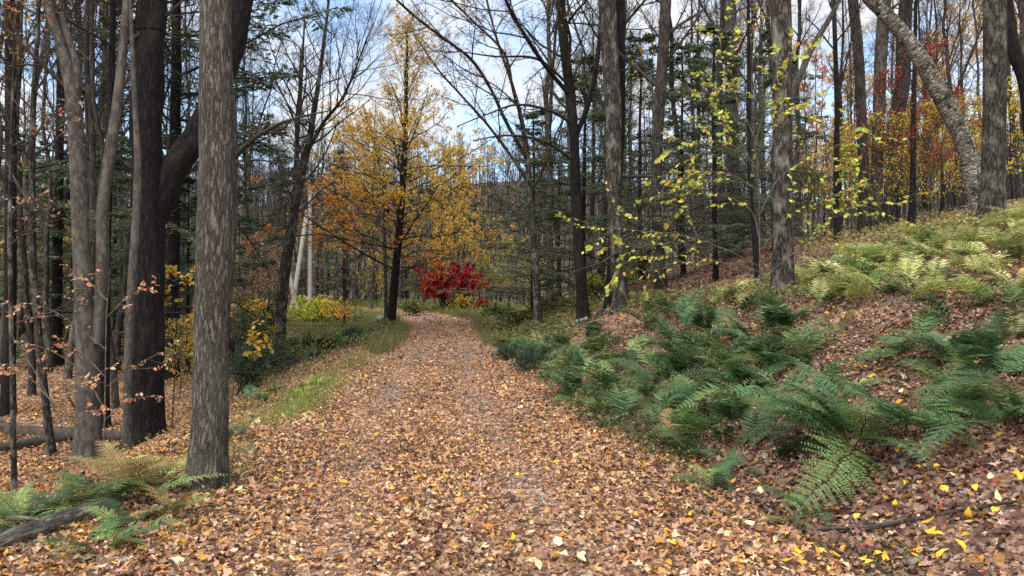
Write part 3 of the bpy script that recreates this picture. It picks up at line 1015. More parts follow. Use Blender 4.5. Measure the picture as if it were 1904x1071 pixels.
mb = MB()
b0[2] = float(ground(b0[0], b0[1])) - .2
bp_ = np.stack([np.linspace(0, b1[i] - b0[i], 8) for i in range(3)], -1)
mb.tubes(bp_, np.full(8, .13) * np.linspace(1.05, .95, 8), 12)
o = link('brace_pole', mb.mesh('brace_pole', M['pole']))
o.location = b0
tag(o, 'broken pale wooden post leaning against the utility pole', 'post')
c0, c1 = at(556, 540, Yp - 3), at(535, 500, Yp - 3)
c0[2] = float(ground(c0[0], c0[1])) - .1
mb = MB()
mb.tubes(np.stack([np.linspace(0, c1[i] - c0[i], 6) for i in range(3)], -1), np.full(6, .13), 10)
o = link('broken_post', mb.mesh('broken_post', M['pole']))
o.location = c0
tag(o, 'short grey broken post leaning left below the pale leaning post', 'post')
for i, (px, py, lab) in enumerate(((700, 0, 'thin dark overhead wire reaching highest right above the golden tree'),
                                   (688, 0, 'thin dark overhead wire running just left of its highest neighbour'),
                                   (652, 0, 'thin dark overhead wire, leftmost of the three in the sky gap'))):
    e = np.array([pt[0] + (.2 - .2 * i), pt[1], pt[2] - .4 - .5 * (i % 2)])
    m_ = at(px, py, 22)
    dirv = (m_ - e) / (e[1] - 22)
    tt = np.linspace(0, 1, 30)
    end = e + dirv * 46
    P = e + (end - e) * tt[:, None]
    P[:, 2] -= .5 * 4 * tt * (1 - tt)
    mb = MB()
    mb.tubes(P - e, np.full(30, .011), 5)
    o = link('overhead_wire', mb.mesh('overhead_wire', M['wire']))
    o.location = e
    tag(o, lab, 'wire', 'overhead wires')

# ------------------------------------------------------------------ woodland tree prototypes
def straight(H, r0, wob, rg, n=16, lean=.03):
    z = np.linspace(0, H, n)
    th = rg.uniform(0, 6.28)
    x = np.cumsum(rg.normal(0, wob, n)) * H / n + lean * z * math.cos(th)
    y = np.cumsum(rg.normal(0, wob, n)) * H / n + lean * z * math.sin(th)
    x -= x[0]
    y -= y[0]
    r = r0 * (1 - .82 * (z / H) ** 1.1)
    return catmull(np.stack([x, y, z, r], -1), 3)


def add_trunk(mb, C, k, amp, seed):
    mb.tubes(C[:, :3], C[:, 3], k, bark_disp(amp, flare=.5, seed=seed, fl_h=.3))


def proto_bare(seed, H, r0, t0, n1, l1, ang, up, lean=.03, fork=False, leaves=None, k=12, nsub=(6, 5, 3)):
    rg = np.random.default_rng(seed)
    C = straight(H, r0, .055, rg, lean=lean)
    tm = MB()
    add_trunk(tm, C, k, r0 * .06, seed)
    stems = [C]
    if fork:
        i = int(len(C) * rg.uniform(.35, .5))
        az = rg.uniform(0, 6.28)
        d = np.array([math.cos(az) * .35, math.sin(az) * .35, 1])
        L = H * .5
        q = np.linspace(0, 1, 8)
        F = C[i, :3] + q[:, None] * L * d / np.linalg.norm(d) + rg.normal(0, .12, (8, 3)) * q[:, None]
        F = catmull(np.column_stack([F, C[i, 3] * .75 * (1 - .8 * q)]), 3)
        tm.tubes(F[:, :3], F[:, 3], 8)
        stems.append(F)
    bm = MB()
    ends = []
    for S in stems:
        L1, R1 = grow(S[None, :, :3], S[None, :, 3], n1, t0, .98, lambda t, L: l1 * (1.2 - t) + .5, ang, up, .09, 7, .5, .008, rg)
        bm.tubes(L1, R1, 5)
        L2, R2 = grow(L1, R1, nsub[0], .2, .98, lambda t, L: L * .45 * (1.15 - t) + .2, (.45, .95), up, .13, 5, .6, .006, rg)
        bm.tubes(L2, R2, 4)
        L3, R3 = grow(L2, R2, nsub[1], .2, 1, lambda t, L: L * .5 * (1.15 - t) + .15, (.4, .9), .03, .15, 4, .65, .0045, rg)
        bm.tubes(L3, R3, 3)
        ends += [L2, L3]
        if nsub[2]:
            L4, R4 = grow(L3, R3, nsub[2], .25, 1, lambda t, L: L * .55 * (1.15 - t) + .1, (.4, .9), .02, .15, 3, .7, .0035, rg)
            bm.tubes(L4, R4, 3)
            ends.append(L4)
    # short dead snags low on the trunk
    S1, SR1 = grow(C[None, :, :3], C[None, :, 3], 8, .12, t0, lambda t, L: .6 + 0 * t, (1.1, 1.6), -.02, .15, 5, .25, .006, rg)
    bm.tubes(S1, SR1, 4)
    parts = [('trunk', tm, None), ('branches', bm, None)]
    if leaves:
        pal, per, size, which = leaves
        fm = MB()
        for L in ends[-which:]:
            p, d = pts_on(L, per, .1, 1, rg)
            m = len(p)
            fm.leaves(p, nz(d * .5 + rg.normal(0, .6, (m, 3))), nz(rg.normal(0, .5, (m, 3)) + np.array([0, 0, 1])),
                      size * np.exp(rg.normal(0, .2, m)), pick(pal, m, rg), 'rhomb', .3, .25, rg)
        parts.append(('foliage', fm, None))
    return parts


def proto_hemlock(seed, H, r0, spread, pal, t0=.06):
    rg = np.random.default_rng(seed)
    C = straight(H, r0, .02, rg, lean=.015)
    tm = MB()
    add_trunk(tm, C, 10, r0 * .05, seed)
    bm, fm = MB(), MB()
    n1 = int(4.4 * H)
    L1, R1 = grow(C[None, :, :3], C[None, :, 3], n1, t0, .985, lambda t, L: spread * (1 - t) ** .75 * (.75 + .5 * rg.uniform(0, 1, len(t))) + .25, (1.15, 1.7), -.015, .09, 7, .35, .006, rg, thick=.01)
    bm.tubes(L1, R1, 4)
    L2, R2 = grow(L1, R1, 12, .18, 1, lambda t, L: L * .38 * (1.15 - t) + .12, (.8, 1.15), -.05, .14, 4, .5, .003, rg, flat=True)
    bm.tubes(L2, R2, 3)
    L3, R3 = grow(L2, R2, 5, .2, 1, lambda t, L: L * .42 * (1.1 - t) + .08, (.7, 1.), -.03, .08, 3, .5, .002, rg, flat=True)
    for L, per, sz in ((L2, 10, .17), (L3, 7, .15)):
        p, d = pts_on(L, per, .1, 1, rg)
        m = len(p)
        lat = nz(np.cross(d, [0, 0, 1.]) + 1e-5) * np.sign(rg.normal(0, 1, m))[:, None]
        fm.leaves(p, nz(d * .7 + lat * .6 + rg.normal(0, .16, (m, 3))), nz(rg.normal(0, .22, (m, 3)) + np.array([0, 0, 1.])),
                  sz * np.exp(rg.normal(0, .25, m)), pick(pal, m, rg), 'thin', .25, .1, rg)
    return [('trunk', tm, None), ('branches', bm, None), ('foliage', fm, None)]


HEM = [(4, (.125, .16, .095)), (3, (.16, .195, .115)), (2, (.09, .125, .085)), (.6, (.24, .22, .1))]


def bake(parts, bark, twig='twig', leaf='leaf'):
    return [(n, mb.mesh(n, M[bark if n == 'trunk' else twig if n == 'branches' else leaf])) for n, mb, _ in parts if mb.n]


PB = {}
PB['slim'] = [bake(proto_bare(100 + i, 15 + i, .085, .42, 12, 2.2, (.4, .85), .09, k=10), b) for i, b in enumerate(('wood', 'grey', 'wood'))]
PB['bare'] = [bake(proto_bare(110 + i, 18 + i, .15, .38, 14, 3.4, (.45, .95), .09, fork=i != 1), b) for i, b in enumerate(('wood', 'grey', 'wood', 'dark'))]
PB['stout'] = [bake(proto_bare(120 + i, 21, .23, .35, 15, 4.2, (.5, 1.05), .07, fork=i == 1, k=16), b) for i, b in enumerate(('wood', 'dark', 'maple'))]
PB['hem'] = [bake(proto_hemlock(130, 15, .15, 4.0, HEM, .2), 'dark', 'twig', 'needle'), bake(proto_hemlock(131, 11, .12, 3.9, HEM), 'dark', 'twig', 'needle'),
             bake(proto_hemlock(132, 7, .08, 2.8, HEM, .04), 'dark', 'twig', 'needle')]
PB['yellow'] = [bake(proto_bare(140 + i, 14, .11, .2, 22, 3.6, (.6, 1.2), .06, leaves=(Y_YE, 4, .1, 2)), 'wood') for i in range(2)]
PB['orange'] = [bake(proto_bare(150, 15, .11, .22, 20, 3.2, (.6, 1.2), .05, leaves=(Y_OR, 2, .1, 2)), 'wood'),
                bake(proto_bare(151, 12, .08, .15, 18, 2.6, (.7, 1.3), .04, leaves=(ORANGE, 2, .11, 2)), 'wood')]
PB['sparse'] = [bake(proto_bare(160 + i, 17, .13, .3, 15, 3.2, (.5, 1.), .07, leaves=(Y_YE if i else Y_OR, 1, .1, 1)), 'wood') for i in range(2)]
RED = [(3, (.4, .05, .03)), (3, (.5, .1, .035)), (1, (.5, .2, .04))]
PB['redsap'] = [bake(proto_bare(170, 5.5, .035, .25, 14, 1.7, (.8, 1.35), .03, leaves=(RED, 1, .095, 1), k=8), 'dark')]
YS = [(4, (.62, .5, .075)), (3, (.66, .43, .065)), (1, (.42, .43, .09))]
PB['yelsap'] = [bake(proto_bare(171 + i, 4.6, .03, .15, 16, 1.5, (.8, 1.35), .03, leaves=(YS, 1, .11, 2), k=8), 'dark') for i in range(2)]
PB['orsap'] = [bake(proto_bare(175, 5.5, .035, .2, 16, 1.6, (.8, 1.35), .03, leaves=([(3, (.52, .26, .12)), (2, (.45, .2, .09)), (2, (.58, .34, .16))], 1, .09, 2), k=8), 'wood')]
PB['twigsap'] = [bake(proto_bare(176 + i, 3.2, .016, .2, 9, .8, (.5, 1.0), .05, k=6, nsub=(4, 3, 0)), 'twig') for i in range(2)]

NAMES = {'slim': ('slim_tree', 'slim bare tree', 'tree'), 'bare': ('bare_tree', 'bare tree', 'tree'), 'stout': ('stout_tree', 'stout dark tree', 'tree'),
         'hem': ('hemlock_tree', 'dark green hemlock', 'hemlock'), 'yellow': ('yellow_tree', 'yellow leafed tree', 'tree'),
         'orange': ('orange_tree', 'orange leafed tree', 'tree'), 'sparse': ('thinning_tree', 'half bare yellow-flecked tree', 'tree'),
         'redsap': ('red_sapling', 'red leafed sapling', 'sapling'), 'yelsap': ('yellow_sapling', 'yellow leafed sapling', 'sapling'),
         'orsap': ('orange_sapling', 'orange leafed sapling', 'sapling'), 'twigsap': ('bare_sapling', 'bare twiggy sapling', 'sapling')}
SPAWN = []


def spawn(kind, X, Y, s=1., rs=None, label=None, var=None, group=None, rz=None, tilt=0):
    protos = PB[kind]
    pr = protos[rng.integers(len(protos)) if var is None else var]
    nm, ln, cat = NAMES[kind]
    rs = rs or s
    root = empty(nm, (X, Y, float(ground(X, Y)) - .1), label, cat, group, rng.uniform(0, 6.28) if rz is None else rz, (rs, rs, s))
    if tilt:
        root.rotation_euler = (rng.normal(0, tilt), rng.normal(0, tilt), root.rotation_euler[2])
    for n, me in pr: link(n, me, root)
    px, _ = to_px((X, Y, float(ground(X, Y))))
    SPAWN.append((root, kind, px, Y, label))
    return root


def sp(kind, px, Y, s=1., **k):
    X = (px - CX) / F_PX * Y
    return spawn(kind, X, Y, s, **k)


# hand-placed ones the photo shows clearly
sp('hem', 990, 27, .72, var=1, label='dark green hemlock spreading flat boughs beside the swept slender tree')
sp('hem', 1085, 25, .8, var=1, label='dark green hemlock behind the dark many-limbed tree')
sp('hem', 1270, 24, .72, var=1, label='tall dark green hemlock right of the gently curving dark trunk')
sp('hem', 1330, 19, .62, var=1, label='hemlock with drooping boughs behind the yellow leafed sapling')
sp('hem', 1440, 24, .68, var=1, label='hemlock rising close behind the straight mossy trunk')
sp('hem', 1190, 32, 1.0, var=1, label='hemlock standing behind the gap between the patchy maple and the curving trunk')
sp('hem', 1040, 38, .8, var=1, label='far hemlock in the gap right of the swept slender tree')
sp('hem', 640, 52, .75, var=0, label='dark hemlock right behind the utility pole')
sp('hem', 590, 58, .8, var=1, label='dark hemlock left behind the utility pole')
sp('hem', 470, 34, .42, var=1, label='dark hemlock just right of the stout grey trunk')
sp('hem', 425, 27, .9, var=2, label='small dark hemlock peeping out beside the stout grey trunk')
for px, Y, s, v in ((-10, 26, .8, 1), (45, 30, .7, 1), (90, 35, .8, 1), (135, 27, .7, 1), (215, 31, .8, 1), (240, 24, .9, 2), (330, 38, .9, 1), (175, 40, .9, 1), (20, 42, 1., 1), (350, 21, .8, 2), (60, 22, .8, 2), (445, 44, .55, 1), (500, 50, .6, 1), (275, 46, 1, 1)):
    sp('hem', px, Y, s, var=v)
sp('hem', 320, 20, 1.25, var=0, label='tall hemlock whose boughs fill the gap between dark forked and stout grey trunks')
for px, Y, s in ((480, 32, .75), (508, 36, .6)):
    sp('orsap', px, Y, s)
for px, Y, s, v in ((700, 60, .8, 1), (755, 66, .9, 1), (880, 58, .75, 1), (930, 64, .9, 1), (975, 54, .7, 1), (820, 70, 1, 1), (610, 66, 1, 1), (530, 62, .9, 1)):
    sp('hem', px, Y, s, var=v)
for px, Y, s in ((700, 50, .8), (905, 47, .8), (960, 50, 1), (1010, 45, .7)):
    sp('yelsap', px, Y, s)
sp('yellow', 690, 47, .86, var=0, label='broad yellow tree behind the left half of the golden tree')
sp('yellow', 845, 46, .76, var=1, label='yellow tree behind the red maple bush')
sp('redsap', 1690, 18.5, .8, label='red leafed maple sapling behind the thin dark trunk')
sp('redsap', 1748, 21, .65, label='red leafed maple sapling under the leaning birch')
for px, Y, s in ((1668, 22, .75), (1730, 23, .8), (1645, 29, 1.), (1775, 27, .9), (1535, 25, .8), (1885, 23, .8), (1585, 31, .9)):
    sp('yelsap', px, Y, s)
for px, Y, k in ((1510, 46, 'orange'), (1590, 54, 'yellow'), (1660, 46, 'sparse'), (1800, 44, 'orange'), (1890, 44, 'orange'), (1730, 56, 'yellow'), (1460, 56, 'sparse')):
    sp(k, px, Y, 1.)
for px, Y, s in ((335, 17, .4), (60, 36, 1.2), (470, 22, .45), (160, 33, 1.0)):
    sp('yelsap', px, Y, s)
for px, Y, s in ((1185, 19, .8), (1300, 16, .8), (1262, 21, 1), (1470, 20, 1), (1655, 18, .8), (1730, 17, .7), (660, 33, 1), (672, 34, .8), (640, 31, .8), (1335, 22, 1)):
    sp('twigsap', px, Y, s)

# scattered woods
taken = [(r.location[0], r.location[1]) for r, *_ in SPAWN] + [(o.location[0], o.location[1]) for o in COL.objects if o.type == 'EMPTY' and not o.parent]


def woods(n, x0, x1, y0, y1, kinds, sc=(.85, 1.15), mind=1.3):
    ks = [k for k, w in kinds]
    w = np.array([w for k, w in kinds], float)
    c = tries = 0
    while c < n and tries < n * 40:
        tries += 1
        Y = math.sqrt(rng.uniform(y0 * y0, y1 * y1)) if y1 < 80 else rng.uniform(y0, y1)
        px = rng.uniform(x0, x1)
        X = (px - CX) / F_PX * Y
        if on_road(X, Y, .8): continue
        if 520 < px < 640 and Y < 48: continue
        if any((X - a) ** 2 + (Y - b) ** 2 < mind ** 2 for a, b in taken): continue
        taken.append((X, Y))
        k = ks[rng.choice(len(ks), p=w / w.sum())]
        s = rng.uniform(*sc)
        sp(k, px, Y, s, rs=s * rng.uniform(.8, 1.15), tilt=.025)
        c += 1


woods(16, -30, 330, 16, 24, [('slim', 1)])
woods(38, -40, 500, 24, 60, [('slim', 6), ('bare', 3), ('stout', .6), ('sparse', 2)])
woods(24, 470, 700, 50, 78, [('slim', 4), ('bare', 4)], (.7, .95))
woods(15, 690, 990, 54, 80, [('slim', 4), ('bare', 4), ('sparse', 3)], (.6, .85))
woods(26, 985, 1330, 25, 66, [('slim', 4), ('bare', 4), ('stout', 2), ('sparse', 1)])
woods(44, 1300, 1940, 24, 66, [('slim', 6), ('bare', 4), ('stout', 1), ('sparse', 3)])

# labels for the trees of the woods: which one, counted between landmarks
HERO.sort()
marks = [(-1e9, None)] + HERO + [(1e9, None)]
KG = {'hem': 'hemlocks of the woods', 'redsap': 'red leafed saplings', 'yelsap': 'yellow leafed saplings', 'orsap': 'orange leafed saplings', 'twigsap': 'bare saplings'}
ORD = ['first', 'second', 'third', 'fourth', 'fifth', 'sixth', 'seventh', 'eighth', 'ninth', 'tenth', 'eleventh', 'twelfth', 'thirteenth', 'fourteenth', 'fifteenth']
cell = {}
for r, kind, px, Y, lab in SPAWN:
    r['group'] = KG.get(kind, NAMES[kind][1] + 's of the woods')
    if lab: continue
    i = max(j for j, m in enumerate(marks) if m[0] <= px)
    farb = 'far ' if Y > 45 else ''
    cell.setdefault((kind, farb, i), []).append((px, r))
for (kind, farb, i), lst in cell.items():
    lst.sort(key=lambda t: t[0])
    a, b = marks[i][1], marks[i + 1][1]
    for j, (px, r) in enumerate(lst):
        where = ('between %s and %s' % (a, b)) if a and b else ('left of ' + b if b else 'right of ' + a)
        o_ = '' if len(lst) == 1 else ('%s from left ' % ORD[min(j, 14)])
        nm = farb + NAMES[kind][1]
        if len((nm + o_ + where).split()) > 16: where = where.replace('the ', '')
        r['label'] = ('%s, %s%s' % (nm, o_, where)) if o_ else (nm + ' ' + where)

# far wood on the hill: one mass
def far_wood(seed, n):
    rg = np.random.default_rng(seed)
    out, lf = MB(), MB()
    Yv = rg.uniform(78, 215, n)
    pxv = rg.uniform(-120, 2020, n)
    Xv = (pxv - CX) / F_PX * Yv
    Zv = ground(Xv, Yv)
    H = rg.uniform(11, 17, n)
    z = np.linspace(0, 1, 6)
    P = np.empty((n, 6, 3))
    wob = np.cumsum(rg.normal(0, .18, (n, 6, 2)), 1)
    P[..., 0] = Xv[:, None] + wob[..., 0]
    P[..., 1] = Yv[:, None] + wob[..., 1]
    P[..., 2] = Zv[:, None] + z * H[:, None] - .2
    R = rg.uniform(.06, .14, n)[:, None] * (1 - .8 * z)
    out.tubes(P, R, 5)
    L1, R1 = grow(P, R, 11, .3, .98, lambda t, L: L * .2 * (1.2 - t) + .4, (.4, .9), .1, .1, 5, .5, .022, rg)
    out.tubes(L1, R1, 3)
    L2, R2 = grow(L1, R1, 5, .2, 1, lambda t, L: L * .5 * (1.2 - t) + .2, (.4, .9), .06, .12, 3, .6, .016, rg)
    out.tubes(L2, R2, 3)
    L3, R3 = grow(L2[::2], R2[::2], 4, .2, 1, lambda t, L: L * .6 * (1.2 - t) + .2, (.4, .9), .06, .12, 3, .6, .012, rg)
    out.tubes(L3, R3, 3)
    nb = 3600
    Yb = rg.uniform(56, 190, nb)
    Xb = (rg.uniform(-120, 2020, nb) - CX) / F_PX * Yb
    kp = ~on_road(Xb, Yb, 1)
    Xb, Yb = Xb[kp], Yb[kp]
    nb = len(Xb)
    Pb = np.empty((nb, 4, 3))
    zb = np.linspace(0, 1, 4)
    Pb[..., 0] = Xb[:, None] + rg.normal(0, .25, (nb, 4)) * zb
    Pb[..., 1] = Yb[:, None] + rg.normal(0, .25, (nb, 4)) * zb
    Pb[..., 2] = ground(Xb, Yb)[:, None] + zb * rg.uniform(1.5, 5, nb)[:, None] - .1
    Rb = np.full((nb, 4), .03) * (1 - .6 * zb)
    out.tubes(Pb, Rb, 3)
    K1, S1 = grow(Pb, Rb, 9, .1, 1, lambda t, L: L * .4 * (1.2 - t), (.4, 1.1), .04, .12, 3, .7, .014, rg)
    out.tubes(K1, S1, 3)
    return out


tag(link('far_wood', far_wood(77, 1300).mesh('far_wood', M['wood'])), 'grey-brown leafless wood covering the hillside far beyond the path', 'woods', kind='stuff')


# ------------------------------------------------------------------ bushes and saplings in the foreground
def bush(name, label, cat, base, h, spread, stems, pal, leaf, n_leaf, mat='leaf', group=None, seed=1, tpl='rhomb', bark='twig', flatness=.45, droop=0):
    rg = np.random.default_rng(seed)
    root = empty(name, base, label, cat, group)
    n = 7
    P = np.zeros((stems, n, 3))
    az = rg.uniform(0, 6.28, stems)
    ln = rg.uniform(.2, 1, stems) * spread
    q = np.linspace(0, 1, n)
    P[..., 0] = np.cos(az)[:, None] * ln[:, None] * q ** 1.3 + rg.normal(0, .02, (stems, n)) * h + rg.normal(0, .06 * spread, stems)[:, None]
    P[..., 1] = np.sin(az)[:, None] * ln[:, None] * q ** 1.3 + rg.normal(0, .02, (stems, n)) * h + rg.normal(0, .06 * spread, stems)[:, None]
    P[..., 2] = (h * rg.uniform(.65, 1, stems) * np.sqrt(np.maximum(0, 1 - .45 * (ln / spread) ** 2)))[:, None] * q - .05
    R = np.full((stems, 1), .012 * h + .006) * (1 - .75 * q)
    bm = MB()
    bm.tubes(P, R, 6)
    L1, R1 = grow(P, R, 7, .25, 1, lambda t, L: L * .42 * (1.2 - t) + .08, (.6, 1.2), .02 - droop, .12, 5, .6, .003, rg)
    bm.tubes(L1, R1, 4)
    L2, R2 = grow(L1, R1, 5, .2, 1, lambda t, L: L * .5 * (1.2 - t) + .05, (.5, 1.), .0 - droop, .12, 4, .6, .002, rg)
    bm.tubes(L2, R2, 3)
    link('branches', bm.mesh('branches', M[bark]), root)
    fm = MB()
    for L, f in ((L1, .3), (L2, .7)):
        p, d = pts_on(L, max(1, int(n_leaf * f / len(L))), .1, 1, rg)
        m = len(p)
        fm.leaves(p, nz(d * .7 + rg.normal(0, .5, (m, 3)) - np.array([0, 0, droop * 3])), nz(rg.normal(0, flatness, (m, 3)) + np.array([0, 0, 1.])),
                  leaf * np.exp(rg.normal(0, .22, m)), pick(pal, m, rg), tpl, .3, .2, rg)
    link('foliage', fm.mesh('foliage', M[mat]), root)
    return root


def gp(px, Y):
    X = (px - CX) / F_PX * Y
    return (X, Y, float(ground(X, Y)))


CRIM = [(4, (.34, .013, .025)), (3, (.48, .03, .036)), (3, (.19, .008, .017)), (.5, (.55, .2, .05))]
bush('red_maple_bush', 'bright crimson Japanese maple bush at the far bend of the path', 'bush', gp(832, 43.5), 3.15, 2.7, 15, CRIM, .12, 12000, seed=40, flatness=.3, bark='twig')
bush('red_maple_bush', 'low crimson shoot spreading right at the foot of the crimson maple', 'bush', gp(893, 42.5), 1.1, .6, 4, CRIM, .1, 700, seed=41)
bush('yellow_bush', 'small yellow bush tucked under the right side of the crimson maple', 'bush', gp(856, 42.6), 1.3, .8, 6, YS, .1, 1300, seed=42)
OLIVE = [(4, (.11, .14, .045)), (3, (.16, .18, .055)), (1.5, (.28, .27, .07)), (1, (.07, .1, .035))]
DKG = [(4, (.04, .07, .04)), (3, (.06, .095, .05)), (1, (.1, .135, .055))]
bush('green_bush', 'tall loose green bush immediately left of the crimson maple', 'bush', gp(788, 48), 3.7, 1.3, 7, OLIVE, .11, 3000, seed=43)
YG = [(4, (.5, .52, .07)), (3, (.36, .44, .07)), (2, (.6, .52, .09))]
bush('yellow_green_bush', 'bright yellow-green bush at the foot of the utility pole', 'bush', gp(578, 35), 1.75, 1.5, 9, YG, .13, 3000, seed=44)
bush('yellow_bush', 'orange-yellow thin bush between the yellow-green bush and the golden tree', 'bush', gp(640, 34), 1.7, 1.3, 6, Y_OR, .1, 800, seed=45)
i = 0
for px, Y, h, sprd, pal, lf, n, lab in (
        (455, 17.5, 1.25, 1.1, DKG, .1, 2800, 'dark evergreen bush at lower right of the stout grey trunk'),
        (500, 20, 1.0, 1.1, DKG, .1, 2200, 'dark evergreen bush in front of the leaning bare tree'),
        (438, 21, 1.9, 1.2, DKG, .1, 2600, 'taller dark evergreen bush beside the right edge of the stout grey trunk'),
        (560, 20, .45, 1.0, DKG, .1, 1500, 'low dark evergreen bush in the hollow left of the path'),
        (615, 23.5, .5, 1.1, OLIVE, .1, 1900, 'olive thicket bush on the rise, middle of three'),
        (560, 24.5, .55, 1.0, OLIVE, .1, 1700, 'olive thicket bush on the rise, right beside the leaning bare tree'),
        (668, 24.5, .5, .9, DKG, .1, 1700, 'dark green bush on the rise left of the golden tree'),
        (707, 30.2, .38, .4, DKG, .08, 500, 'small dark bush hugging the foot of the golden tree'),
        (480, 28, 1.3, 1.3, OLIVE, .11, 1700, 'olive bush left behind the leaning bare tree'),
        (960, 26, .75, .9, OLIVE, .1, 1500, 'olive bush at the right verge left of the swept slender tree'),
        (1010, 30, .8, 1.1, OLIVE, .1, 1500, 'olive bush behind the foot of the swept slender tree'),
        (930, 36, .8, 1.2, OLIVE, .11, 1500, 'olive bush on the flat right of the crimson shoot'),
        (1035, 36, .8, 1.3, OLIVE, .11, 1500, 'olive bush far behind the small white log'),
        (760, 40, .9, 1.0, OLIVE, .11, 1300, 'olive bush beyond the bend, left of the tall loose green bush'),
        (945, 17.5, .42, .6, DKG, .08, 1300, 'low dark bush spilling onto the right edge of the path, farther one'),
        (985, 15.5, .42, .6, DKG, .08, 1300, 'low dark bush spilling onto the right edge of the path, nearer one'),
        (1110, 28, .9, 1.1, YG, .12, 700, 'pale yellow-green bush behind the dark many-limbed tree'),
        (1165, 27, .7, 1.0, YG, .12, 600, 'pale yellow-green bush right behind the patchy grey maple')):
    i += 1
    bush('dark_bush' if pal is DKG else 'olive_bush' if pal is OLIVE else 'yellow_green_bush', lab, 'bush', gp(px, Y), h, sprd, 8, pal, lf, n, seed=50 + i, tpl='thin' if pal is DKG else 'rhomb', flatness=.6)
bush('maroon_bush', 'dark maroon bush half hidden behind the gently curving dark trunk', 'bush', gp(1201, 27), 1.5, .5, 5, [(1, (.05, .006, .006)), (1, (.09, .012, .01))], .1, 900, seed=90)


def sapling(name, label, Y, stem, brs, pal, leaf, per, tpl='oval', seed=1, bark='twig', droop=.3, twig=(5, .25), dy=1.2, group=None, cluster=False):
    """a foreground sapling; stem and branches follow what the photo shows, at its own distance"""
    rg = np.random.default_rng(seed)
    P = np.array([at(px, py, Y) for px, py in stem])
    P[0, 2] = float(ground(P[0, 0], P[0, 1])) - .05
    base = P[0].copy()
    root = empty(name, base, label, 'sapling', group)
    q = np.linspace(0, 1, (len(stem) - 1) * 6 + 1)
    S = catmull(P - base, 6)
    sm = MB()
    sm.tubes(S, .0115 * (1 - .75 * q), 8)
    link('stem', sm.mesh('stem', M[bark]), root)
    bm, fm = MB(), MB()
    for b in brs:
        e = rg.uniform(-dy, dy)
        n = len(b)
        B = np.array([at(px, py, Y + e * (j / (n - 1))) for j, (px, py) in enumerate(b)]) - base
        B = catmull(B, 5)
        m = len(B)
        R = np.linspace(.0075, .003, m)
        bm.tubes(B, R, 5)
        L2, R2 = grow(B[None], R[None], twig[0], .25, 1, lambda t, L: L * twig[1] * (1.1 - t * .5) + .04, (.5, 1.0), -.01, .12, 5, .6, .0028, rg)
        bm.tubes(L2, R2, 4)
        for L, k in ((B[None], per), (L2, max(1, per // 2))):
            if cluster:
                c = max(2, len(L) * k // 3)
                pc, dc = pts_on(L, max(1, k // 3), .4, 1, rg)
                p = np.repeat(pc, 3, 0) + rg.normal(0, .012, (len(pc) * 3, 3))
                d = np.repeat(dc, 3, 0)
            else:
                p, d = pts_on(L, k, .3, 1, rg)
            mm = len(p)
            side = nz(np.cross(d, [0, 0, 1.]) + 1e-4) * np.sign(rg.normal(0, 1, mm))[:, None]
            dd = nz(d * .6 + side * .7 + rg.normal(0, .35, (mm, 3)) - np.array([0, 0, droop]))
            fm.leaves(p, dd, nz(rg.normal(0, .5, (mm, 3)) + np.array([0, -.25, .8])), leaf * np.exp(rg.normal(0, .25, mm)), pick(pal, mm, rg), tpl, .35, .2, rg)
    link('branches', bm.mesh('branches', M[bark]), root)
    link('foliage', fm.mesh('foliage', M['leaf']), root)
    return root


WH = [(5, (.42, .46, .06)), (4, (.56, .5, .07)), (3, (.27, .36, .09)), (2, (.64, .38, .08))]
sapling('yellow_sapling', 'thin pale sapling with large yellow-green leaves on long arching branches over the ferns', 11.5,
        [(1412, 610), (1413, 520), (1412, 430), (1410, 340), (1402, 240), (1398, 150), (1402, 60)],
        [[(1412, 495), (1345, 462), (1270, 438), (1200, 430), (1150, 425), (1093, 422)],
         [(1411, 440), (1395, 390), (1340, 362), (1275, 362), (1212, 356)],
         [(1410, 345), (1385, 285), (1330, 262), (1290, 268), (1242, 280)],
         [(1404, 260), (1375, 190), (1345, 130), (1338, 55)],
         [(1411, 400), (1450, 330), (1510, 290), (1575, 262), (1608, 245)],
         [(1413, 520), (1470, 475), (1540, 410), (1600, 380), (1650, 378)],
         [(1413, 465), (1470, 400), (1530, 372), (1600, 340)],
         [(1404, 270), (1425, 190), (1450, 130), (1480, 85)],
         [(1412, 505), (1350, 490), (1270, 475), (1210, 480), (1155, 492)],
         [(1409, 320), (1370, 250), (1330, 205), (1325, 160)],
         [(1406, 290), (1430, 240), (1465, 205), (1500, 195)],
         [(1410, 355), (1360, 325), (1300, 320), (1265, 335)]],
        WH, .078, 22, seed=61, bark='palewig', twig=(9, .42), cluster=False)
TANL = [(4, (.58, .3, .18)), (3, (.5, .2, .1)), (2, (.6, .4, .22)), (1, (.55, .2, .05))]
sapling('beech_sapling', 'thin beech sapling with flat rows of pinkish leaves before the pale twin-stemmed tree', 9.4,
        [(192, 905), (194, 800), (196, 690), (198, 590), (205, 500)],
        [[(195, 760), (150, 690), (90, 650), (40, 640)], [(197, 650), (120, 590), (60, 565), (20, 570)], [(196, 720), (240, 690), (290, 660), (330, 655)],
         [(195, 700), (150, 655), (110, 640), (75, 660)], [(199, 590), (240, 550), (290, 530)], [(196, 780), (240, 745), (290, 735)], [(201, 560), (160, 520), (130, 505)]],
        TANL, .058, 10, seed=62, bark='palewig', dy=.8)
sapling('beech_sapling', 'thin leaning beech sapling with a few tan leaves at the far left edge', 8.8,
        [(165, 912), (120, 800), (70, 700), (20, 620)],
        [[(120, 800), (160, 770), (200, 760)], [(90, 740), (50, 700), (-10, 690)], [(100, 760), (150, 720), (190, 690)], [(60, 680), (20, 680), (-20, 700)]],
        TANL, .058, 8, seed=63, bark='palewig', dy=.6)
